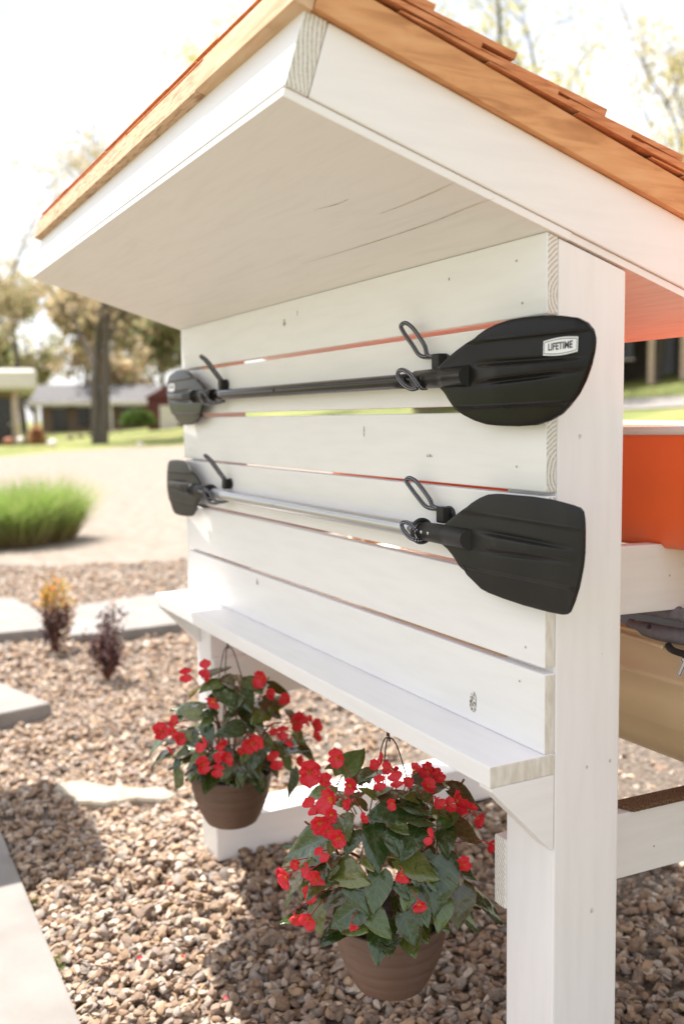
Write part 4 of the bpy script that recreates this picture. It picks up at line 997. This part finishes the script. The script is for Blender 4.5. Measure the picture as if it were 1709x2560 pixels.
def np_mesh(name, v, f, col, mat, smooth=True):
    me = bpy.data.meshes.new(name); k = f.shape[1]; me.vertices.add(len(v)); me.vertices.foreach_set('co', v.astype(np.float32).ravel())
    me.loops.add(f.size); me.loops.foreach_set('vertex_index', f.astype(np.int32).ravel()); me.polygons.add(len(f)); me.polygons.foreach_set('loop_start', np.arange(0, f.size, k, dtype=np.int32))
    me.update(calc_edges=True); me.polygons.foreach_set('use_smooth', np.full(len(f), smooth))
    at = me.color_attributes.new('col', 'FLOAT_COLOR', 'POINT'); at.data.foreach_set('color', col.astype(np.float32).ravel()); me.materials.append(mat); me.validate(); return me
gme = np_mesh('gravel', AV, AF, AC, stone_mass_m); gme.set_sharp_from_angle(angle=R(27)); gm = link('gravel', gme, bed); gm['kind'] = 'stuff'
print('stones', len(stones), 'tris', len(AF))

# fallen petals and little weeds along the path edge
for k, (u, v) in enumerate([(325, 1937), (350, 2408), (462, 2402), (425, 2217), (465, 2062), (560, 2508)]):
    p = atz(u, v, .02); s = .016
    o = link('petal', PET_BIG[k % 2].copy(), None, Matrix.Translation(p+V((0, 0, .008))) @ Matrix.Rotation(k*1.3, 4, 'Z') @ Matrix.Rotation(.3, 4, 'X') @ Matrix.Scale(s, 4)); o.name = 'fallen_petal'
    tag(o, 'fallen red begonia petal lying on the gravel', 'petal', 'petals fallen on the gravel')
def blades(n, c, rad, h, lean, wid, cols_, seed):
    r = random.Random(seed); vs = []; fs = []; cs = []
    for q in range(n):
        a = r.uniform(0, 6.283); q0 = rad*math.sqrt(r.random()); p = V((c[0]+q0*math.cos(a), c[1]+q0*math.sin(a), c[2]))
        hh = h*r.uniform(.55, 1.05); dr = V((math.cos(a)*q0/rad*lean+r.gauss(0, .22), math.sin(a)*q0/rad*lean+r.gauss(0, .22), 1)).normalized(); sd = V((-dr.y, dr.x, 0)); sd = (V((r.gauss(0, 1), r.gauss(0, 1), 0))).normalized()*wid
        i = len(vs); p1 = p+dr*hh*.55; p2 = p1+(dr+V((dr.x*1.2, dr.y*1.2, -.35))).normalized()*hh*.45
        vs += [p-sd, p+sd, p1-sd*.8, p1+sd*.8, p2]; fs += [(i, i+1, i+3, i+2), (i+2, i+3, i+4)]
        c0, c1 = r.choice(cols_); j = r.uniform(.8, 1.2); cs += [tuple(x*j for x in c0)+(1,)]*2+[tuple(x*j for x in c1)+(1,)]*3
    return vs, fs, cs
def blade_part(name, data, parent, mat=None):
    vs, fs, cs = data; o = part(name, vs, fs, mat or grass_blade_m, parent); at = o.data.color_attributes.new('col', 'FLOAT_COLOR', 'POINT'); at.data.foreach_set('color', [x for c in cs for x in c]); return o
for k, (u, v) in enumerate([(78, 2250), (140, 2405), (150, 2425), (85, 2262)]):
    p = atz(u, v, .005); p.y = max(p.y, -.585)
    w_ = blade_part('weed', blades(14, (0, 0, 0), .012, .022, .8, .0016, [((.09, .14, .02), (.14, .22, .03))], k), None); w_.location = p
    tag(w_, 'tiny green weed sprouting along the concrete path edge', 'weed', 'weeds along the path edge')

# ------------------------------------------------------------------ shrubs and grass clump
def shrub(label, u, v, h, cols_, topcols, seed, w_):
    p = atz(u, v, .0); t = thing('barberry_shrub', label, 'shrub', p); r = random.Random(seed); vs = []; fs = []; cs = []
    for q in range(16):
        a = r.uniform(0, 6.283); e = p+V((math.cos(a)*w_*r.uniform(.2, 1), math.sin(a)*w_*r.uniform(.2, 1), h*r.uniform(.55, 1.0)*(1 if q < 12 else .6)))
        if q == 0: e = p+V((0, 0, h))
        pts = spline([p+V((math.cos(a)*.012, math.sin(a)*.012, 0)), p.lerp(e, .5)+V((r.gauss(0, .03), r.gauss(0, .03), 0)), e], 6)
        tube('stem', pts, [.006-.004*k/(len(pts)-1) for k in range(len(pts))], stem_m, t, 5)
        for m in range(62):
            k = r.uniform(.22, 1.0)**.8; i0 = min(len(pts)-2, int(k*(len(pts)-1))); c = pts[i0].lerp(pts[i0+1], r.random())+V((r.gauss(0, .022), r.gauss(0, .022), r.gauss(0, .02)))
            d = V((r.gauss(0, 1), r.gauss(0, 1), r.gauss(.3, 1))).normalized(); s = d.orthogonal().normalized(); l = r.uniform(.018, .032)*(1.25 if topcols and c.z-p.z > h*.6 else 1); i = len(vs)
            vs += [c, c+d*l*.5+s*l*.32, c+d*l, c+d*l*.5-s*l*.32]; fs.append((i, i+1, i+2, i+3))
            cc = r.choice(topcols if (c.z-p.z) > h*.60 and topcols else cols_); j = r.uniform(.7, 1.3); cs += [tuple(x*j for x in cc)+(1,)]*4
    blade_part('foliage', (vs, fs, cs), t, tree_leaf_m)
PUR = [(.07, .030, .034), (.10, .045, .048), (.045, .022, .026), (.20, .13, .125)]
shrub('dark purple barberry shrub with a yellow orange tip by the cut-corner slab', 140, 1628, .47, PUR, [(.50, .27, .06), (.48, .34, .08), (.52, .20, .06), (.36, .28, .07)], 3, .115)
shrub('dark purple barberry shrub, spiky and bare at the base, nearer the rack', 268, 1697, .40, PUR, None, 8, .12)
g0 = ground(70, 1352); gt = thing('ornamental_grass', 'broad clump of bright green grass with straw-brown base on the driveway edge', 'grass clump', g0)
dat = [blades(2600, (g0.x+dx, g0.y+dy-.16, g0.z-.03), .36, hh, .38, .0055, [((.26, .16, .06), (.28, .42, .09)), ((.30, .20, .09), (.36, .48, .13)), ((.36, .25, .13), (.22, .34, .07)), ((.34, .25, .14), (.42, .42, .18))], sd) for sd, (dx, dy, hh) in enumerate([(-.15, -.55, .80), (.0, .05, .88), (-.25, .42, .94), (.2, -.75, .66)])]
vv, ff, cc = [], [], []
for a, b, c in dat: o_ = len(vv); vv += a; ff += [tuple(i+o_ for i in f) for f in b]; cc += c
gb = blade_part('blades', (vv, ff, cc), gt); gb['kind'] = 'stuff'

# ------------------------------------------------------------------ trees
bark_m = noisy('grey_brown_bark', [(.3, (.075, .06, .052)), (.6, (.14, .115, .097)), (.8, (.20, .17, .145))], 5, .9, (6, 6, 1), bump=.8, bscale=8, dist=.03)
def tree(label, base, h, spread, cols_, nleaf, seed, trunks=1, tr=.22, crown0=.3, lsize=.16, bare=.0, name='tree', group=None, dens=1.0):
    r = random.Random(seed); base = V(base); t = thing(name, label, 'tree', base, group); segs = []; tips = []
    def grow(p, d, ln, rad, lev):
        pts = [p]; dd = d.copy(); n = 5
        for k in range(n):
            wn = .035 if lev == 0 else .13; dd = (dd+V((r.gauss(0, wn), r.gauss(0, wn), r.gauss(.03, .10)))).normalized(); pts.append(pts[-1]+dd*ln/n)
        rads = [rad*(1-.55*k/n) for k in range(n+1)]; segs.append((pts, rads, lev))
        if lev >= 3: tips.extend(pts[1:]); return
        if lev == 2: tips.extend(pts[3:])
        nb = (6 if lev == 0 else 5 if lev == 1 else 4)
        for k in range(nb):
            q = r.uniform(crown0 if lev == 0 else .25, 1.0); i0 = min(n-1, int(q*n)); pp = pts[i0].lerp(pts[i0+1], q*n-i0)
            a = r.uniform(0, 6.283); out = V((math.cos(a), math.sin(a), 0)); up = .9 if lev == 0 else .45
            nd = (dd*.45+out*spread+V((0, 0, up*r.uniform(.2, 1)))).normalized(); grow(pp, nd, ln*r.uniform(.42, .62), rads[i0]*.55, lev+1)
        grow(pts[-1], dd, ln*.55, rads[-1]*.9, lev+1)
    for k in range(trunks):
        a = r.uniform(0, 6.283) if trunks == 1 else k*math.pi+1.1
        grow(base+V((math.cos(a), math.sin(a), 0))*(tr*.5 if trunks > 1 else 0)-V((0, 0, .3)), V((math.cos(a)*(.035 if trunks > 1 else .02), math.sin(a)*(.035 if trunks > 1 else .02), 1)).normalized(), h*.58, tr, 0)
    tv = []; lv = []
    for pts, rads, lev in segs:
        vs, fs, _ = tube_data(pts, rads, 9 if lev == 0 else 5 if lev == 1 else 3, cap=False); (tv if lev == 0 else lv).append((vs, fs))
    for q in tv: part('trunk', q[0], q[1], bark_m, t, smooth=True)
    lm = join(lv); part('limbs', lm[0], lm[1], bark_m, t, smooth=True)
    P = np.array([p[:] for p in tips]); idx = rng.integers(0, len(P), nleaf)
    # leaves gather in clumps round some of the twigs
    wgt = rng.random(len(P))**1.5; wgt /= wgt.sum(); idx = rng.choice(len(P), nleaf, p=wgt)
    c = P[idx]+rng.normal(0, h*.022*dens, (nleaf, 3))-np.array(base[:])
    d1 = rng.normal(0, 1, (nleaf, 3)); d1 /= np.linalg.norm(d1, axis=1, keepdims=True); d2 = np.cross(d1, rng.normal(0, 1, (nleaf, 3))); d2 /= np.linalg.norm(d2, axis=1, keepdims=True)
    sz = lsize*rng.uniform(.6, 1.3, (nleaf, 1)); v = np.stack([c-d1*sz, c+d2*sz*.55, c+d1*sz, c-d2*sz*.55], 1).reshape(-1, 3)
    f = np.arange(nleaf*4).reshape(-1, 4); cl = np.array(cols_)[rng.integers(0, len(cols_), nleaf)]*rng.uniform(.75, 1.25, (nleaf, 1)); cl = np.repeat(np.concatenate([cl, np.ones((nleaf, 1))], 1), 4, 0)
    link('crown', np_mesh('crown', v, f, cl, tree_leaf_m, False), t)
    return t
SPR = [(.52, .43, .25), (.58, .49, .28), (.46, .42, .22), (.54, .40, .26)]
YEL = [(.52, .46, .14), (.46, .42, .12), (.58, .50, .20), (.40, .38, .12)]
GRN = [(.26, .29, .14), (.31, .33, .16), (.21, .24, .12), (.36, .33, .18)]
BRN = [(.46, .34, .22), (.52, .40, .26), (.38, .30, .19)]
def tb(u, v=None, d=None):
    if d is None: return ground(u, v)
    p = CAM+ray(u, 1045)*d; p.z = terr(p.x, p.y)-.1; return p
tree('tall twin-trunked tree in pale spring leaf on the far lawn', tb(246, d=44), 13.8, .72, SPR+BRN, 6000, 21, 2, .25, .45, .10)
tree('yellow-green spring tree rising behind the rack roof', tb(490, d=52), 19.5, .55, YEL, 11000, 33, 1, .26, .25, .11)
tree('airy bronze-leaved tree standing left of the twin-trunked one', tb(60, d=60), 15.8, .70, SPR, 5500, 35, 1, .24, .25, .12)
tree('tall loose yellow-green tree seen above the shingled rake', tb(1240, d=34), 19, .66, YEL, 9000, 47, 1, .22, .30, .085)
tree('slim pale green tree leaning over the low end of the roof', tb(1640, d=36), 13, .55, YEL+SPR, 5000, 52, 1, .18, .3, .085)
for k, (u, d, hh, cl, lab) in enumerate([(-60, 78, 10, GRN, 'dense green tree behind the flat-roofed beige house'), (90, 92, 12.5, GRN+SPR, 'round olive green tree far back between the two houses'), (205, 70, 11, BRN+SPR, 'russet budding tree beyond the grey-roofed house'), (330, 84, 12, BRN, 'brown budding tree right of the twin trunk'), (410, 74, 12.5, GRN+BRN, 'dark green tree beyond the maroon shed'), (500, 95, 13, GRN, 'dark tree hidden mostly behind the slatted wall')]):
    tree(lab, tb(u, d=d), hh, .8, cl, 4200, 60+k, 1, .22, .12, .28, dens=1.5, group='trees beyond the far lawn')
# canopy on a pole, added out of view to shade a patch of gravel
uc = V((-3.16, -1.36, 0)); um = thing('added_parasol', 'small beige sunshade added out of view to cast a shadow on the gravel', 'added_parasol', uc)
tube('pole', [uc+V((0, 0, .05)), uc+V((0, 0, 2.42))], .02, shaft_silver, um, 12)
vs, fs = lathe([(.22, .019), (.22, .06), (.05, .08), (.03, .25), (.0, .25)], uc, 24); part('base', vs, fs, concrete, um, smooth=False)
canvas = noisy('beige_canvas', [(.3, (.42, .36, .28)), (.7, (.48, .41, .33))], 40, .9)
ring_ = [(.44, -.8), (.47, 0), (.44, .8), (0, .84), (-.44, .8), (-.47, 0), (-.44, -.8), (0, -.84)]
vs = [uc+V((0, 0, 2.42))]+[uc+V((x_, y_, 2.13)) for x_, y_ in ring_]; fs = [(0, 1+k, 1+(k+1) % 8) for k in range(8)]
n0_ = len(vs); vs += [v-V((0, 0, .09)) for v in vs[1:9]]
for k in range(8): fs.append((1+k, n0_+k, n0_+(k+1) % 8, 1+(k+1) % 8))
part('canopy', vs, fs, canvas, um)
for x_, y_ in ring_: tube('rib', [uc+V((0, 0, 2.40)), uc+V((x_*.97, y_*.97, 2.12))], .007, dark_metal, um, 5)

# ------------------------------------------------------------------ far buildings
beige = noisy('beige_siding', [(.3, (.36, .27, .20)), (.7, (.42, .32, .24))], 2, .8); pale_wall = noisy('pale_trim', [(.3, (.66, .60, .55)), (.7, (.72, .66, .61))], 2, .7)
grey_roof = noisy('grey_shingle_roof', [(.3, (.09, .088, .092)), (.7, (.14, .137, .14))], 6, .9); darkglass = noisy('dark_window', [(.3, (.02, .02, .022)), (.7, (.035, .034, .036))], 3, .15)
maroon = noisy('maroon_boards', [(.3, (.09, .018, .022)), (.7, (.13, .028, .03))], 3, .7); brick_m = noisy('brown_brick', [(.3, (.16, .11, .085)), (.7, (.24, .17, .13))], 20, .9); dim_m = noisy('dark_brown_wall', [(.3, (.055, .042, .035)), (.7, (.08, .062, .052))], 4, .8)
tan_post = noisy('tan_column', [(.3, (.42, .30, .21)), (.7, (.50, .37, .27))], 5, .7)
def oriented(t, org, ax, name, a0, a1, b0, b1, c0, c1, mat, parent=None, bevel=.01):
    ax = V((ax.x, ax.y, 0)).normalized(); bx = V((-ax.y, ax.x, 0)); P = [org+ax*a+bx*b+V((0, 0, c)) for a, b, c in boxpts(a0, a1, b0, b1, c0, c1)]
    return bm_part(name, hexa(P, bevel, 1), mat, parent or t)
VR = V((R_.x, R_.y, 0)).normalized()
def perp(u):
    f = ray(u, 1045); f = V((f.x, f.y, 0)).normalized(); return V((f.y, -f.x, 0))
# beige flat-roofed house, far left
VR = perp(45)
o1 = tb(40, 1106); o1 = tb(45, d=45); o1.z = 1.4976-(1104-1054)/F_PX*45; t = thing('house', 'beige house with thick pale flat roof edge and open dark porch', 'house', o1); s = 45/F_PX
oriented(t, o1, VR, 'wall', -9, -.25, 1.6, 9, -.6, 2.4, beige); oriented(t, o1, VR, 'roof', -10, .90, -.9, 10, 2.32, 3.30, pale_wall, bevel=.15)
oriented(t, o1, VR, 'porch_wall', -9, -1.15, .6, 1.5, -.6, 2.3, beige); d_ = oriented(t, o1, VR, 'door', -1.0, -.3, 1.45, 1.62, -.5, 2.0, darkglass); oriented(t, o1, VR, 'door_handle', -.42, -.36, 1.38, 1.45, .7, .85, steel, d_)
for a in (-.20, -4.2): oriented(t, o1, VR, 'porch_post', a, a+.22, -.5, -.28, -.6, 2.32, tan_post)
for a in (-3.4, -5.6): wv = oriented(t, o1, VR, 'window', a, a+1.1, .50, .62, .7, 1.9, darkglass); oriented(t, o1, VR, 'window_frame', a-.08, a+1.18, .545, .61, 1.9, 2.0, pale_wall, wv)
# long low house with grey roof
VR = perp(200)
o2 = tb(90, d=62); o2.z = 1.4976-(1078-1052)/F_PX*62; t = thing('house', 'long low house with grey shingled roof under the trees', 'house', o2)
oriented(t, o2, VR, 'wall', 0.3, 7.4, .8, 7, -1, 1.9, brick_m); 
ax = VR; bx = V((-ax.y, ax.x, 0)); rp_ = [(-.4, -.3, 1.85), (8.2, -.3, 1.85), (8.2, 8, 1.85), (-.4, 8, 1.85), (-.1, 3.2, 3.05), (7.9, 3.2, 3.05), (7.9, 4.2, 3.05), (-.1, 4.2, 3.05)]
bm_part('roof', hexa([o2+ax*a+bx*b+V((0, 0, c)) for a, b, c in rp_], .03, 1), grey_roof, t); oriented(t, o2, VR, 'gutter', -.45, 8.25, -.42, -.31, 1.60, 1.87, pale_wall)
for a, wd, lo in ((1.0, .9, -.8), (2.6, 1.4, .3), (5.4, 1.3, .3)):
    q = oriented(t, o2, VR, 'door' if lo < 0 else 'window', a, a+wd, .70, .83, lo, 1.5, darkglass); oriented(t, o2, VR, 'frame', a-.08, a+wd+.08, .74, .82, 1.5, 1.6, pale_wall, q)
for a in (.0, 4.6, 7.5): oriented(t, o2, VR, 'porch_post', a, a+.16, -.2, -.04, -1, 1.6, pale_wall)
# maroon shed
VR = perp(408)
o3 = tb(408, d=58); o3.z = 1.4976-(1060-1048)/F_PX*58; ax = VR; bx = V((-ax.y, ax.x, 0)); t = thing('shed', 'maroon board shed with pitched roof partly behind the far paddle blade', 'shed', o3)
oriented(t, o3, VR, 'wall', -.9, 2.2, 0, 3, -1, 1.6, maroon)
bm_part('roof', hexa([o3+ax*a+bx*b+V((0, 0, c)) for a, b, c in [(-1.1, -.2, 1.55), (2.4, -.2, 1.55), (2.4, 3.2, 1.55), (-1.1, 3.2, 1.55), (.6, -.2, 2.5), (.7, -.2, 2.5), (.7, 3.2, 2.5), (.6, 3.2, 2.5)]], .02, 1), maroon, t)
q = oriented(t, o3, VR, 'door', -.2, .9, -.06, .02, -.8, 1.1, pale_wall); oriented(t, o3, VR, 'door_handle', .75, .82, -.12, -.06, .2, .32, steel, q)
# carport building uphill on the right
VR = perp(1605)
o4 = ground(1605, 956); dist = (o4-CAM).dot(D_); sc4 = dist/F_PX; t = thing('carport', 'brown building with open carport and tan columns on the grassy rise', 'building', o4)
print('carport dist', dist, 'drive', [tuple(round(c, 1) for c in p) for p in drv], ra[1], rb[1])
oriented(t, o4, VR, 'back_wall', -9, 12, 4.2, 4.5, -1, 3.2, dim_m); oriented(t, o4, VR, 'side_wall', -9, -1.0, 2.6, 4.1, -1, 3.2, brick_m)
oriented(t, o4, VR, 'roof', -10, 13, -.8, 9, 2.75, 3.15, pale_wall)
cw = 17*sc4
for u in (1625, 1702, 1545, 1780): a = (u-1605)*sc4; oriented(t, o4, VR, 'column', a-cw/2, a+cw/2, 0, cw, -.6, 2.75, tan_post)
a = (1545-1605)*sc4; q = oriented(t, o4, VR, 'window', a-.3, a+.5, 2.5, 2.59, 1.0, 1.9, darkglass); oriented(t, o4, VR, 'window_frame', a-.36, a+.56, 2.53, 2.58, .92, 1.0, pale_wall, q)
oriented(t, o4, VR, 'door', (1660-1605)*sc4-.45, (1660-1605)*sc4+.45, 4.1, 4.19, -.4, 2.0, darkglass)
# round bush, little orange shrub and edging rocks before the houses
def bush(label, c, rad, hgt, cols_, n, seed):
    r = random.Random(seed); t = thing('bush', label, 'bush', c); vs = []; fs = []; cs = []
    for q in range(n):
        d = V((r.gauss(0, 1), r.gauss(0, 1), abs(r.gauss(0, 1)))).normalized(); k = r.uniform(.6, 1.04); p = V((c.x+d.x*rad*k, c.y+d.y*rad*k, c.z+d.z*hgt*k))
        e = V((r.gauss(0, 1), r.gauss(0, 1), r.gauss(0, 1))).normalized(); s = e.orthogonal().normalized(); l = .09*max(1, rad); i = len(vs); vs += [p-e*l, p+s*l*.5, p+e*l, p-s*l*.5]; fs.append((i, i+1, i+2, i+3)); cc_ = r.choice(cols_); cs += [tuple(x*r.uniform(.8, 1.2) for x in cc_)+(1,)]*4
    blade_part('foliage', (vs, fs, cs), t, tree_leaf_m)
    for q in range(5): a = q*1.26; tube('stem', [(c.x, c.y, c.z-.05), (c.x+math.cos(a)*rad*.5, c.y+math.sin(a)*rad*.5, c.z+hgt*.6)], .02, bark_m, t, 5)
def gb_(u, v, d): p = CAM+ray(u, v)*d; return V((p.x, p.y, p.z))
bush('round clipped green bush on the far lawn', gb_(345, 1060, 46), .85, .72, [(.09, .14, .03), (.13, .19, .04)], 1800, 5)
bush('small rust-orange shrub by the beige house', gb_(92, 1108, 40), .32, .75, [(.40, .20, .10), (.46, .27, .15)], 500, 6)
for k, (u, v, sx, col) in enumerate([(130, 1108, .30, 'white'), (52, 1100, .28, 'white'), (22, 1104, .32, 'terracotta'), (350, 1112, .22, 'white')]):
    vs, fs = MD[k]; p = gb_(u, v, 40); m_ = {'white': pale_wall, 'terracotta': noisy('terracotta', [(.3, (.38, .15, .10)), (.7, (.46, .20, .14))], 8, .9)}[col] if col == 'white' or 'terracotta' not in MATS else MATS['terracotta']
    o = link('rock', mesh('rock', vs*np.array([sx, sx*.8, sx*.55]), [tuple(f) for f in fs.tolist()], [m_], True)); o.location = p
    tag(o, ['pale rock at the tip of the far lawn', 'pale rock beside the porch of the beige house', 'terracotta-coloured rock before the beige house', 'pale rock along the driveway edge by the lawn'][k], 'rock')
for k in range(6):
    u = 170+k*27+random.uniform(-6, 6); p = ground(u, 1094-k*3.5); vs, fs = MD[(k*3) % NV]; s_ = .16+.1*random.random()
    o = link('rock', mesh('rock', vs*np.array([s_, s_, s_*.6]), [tuple(f) for f in fs.tolist()], [brick_m], True)); o.location = p; tag(o, 'brown edging rock in the row below the twin-trunked tree', 'rock', 'edging rocks under the twin-trunked tree')
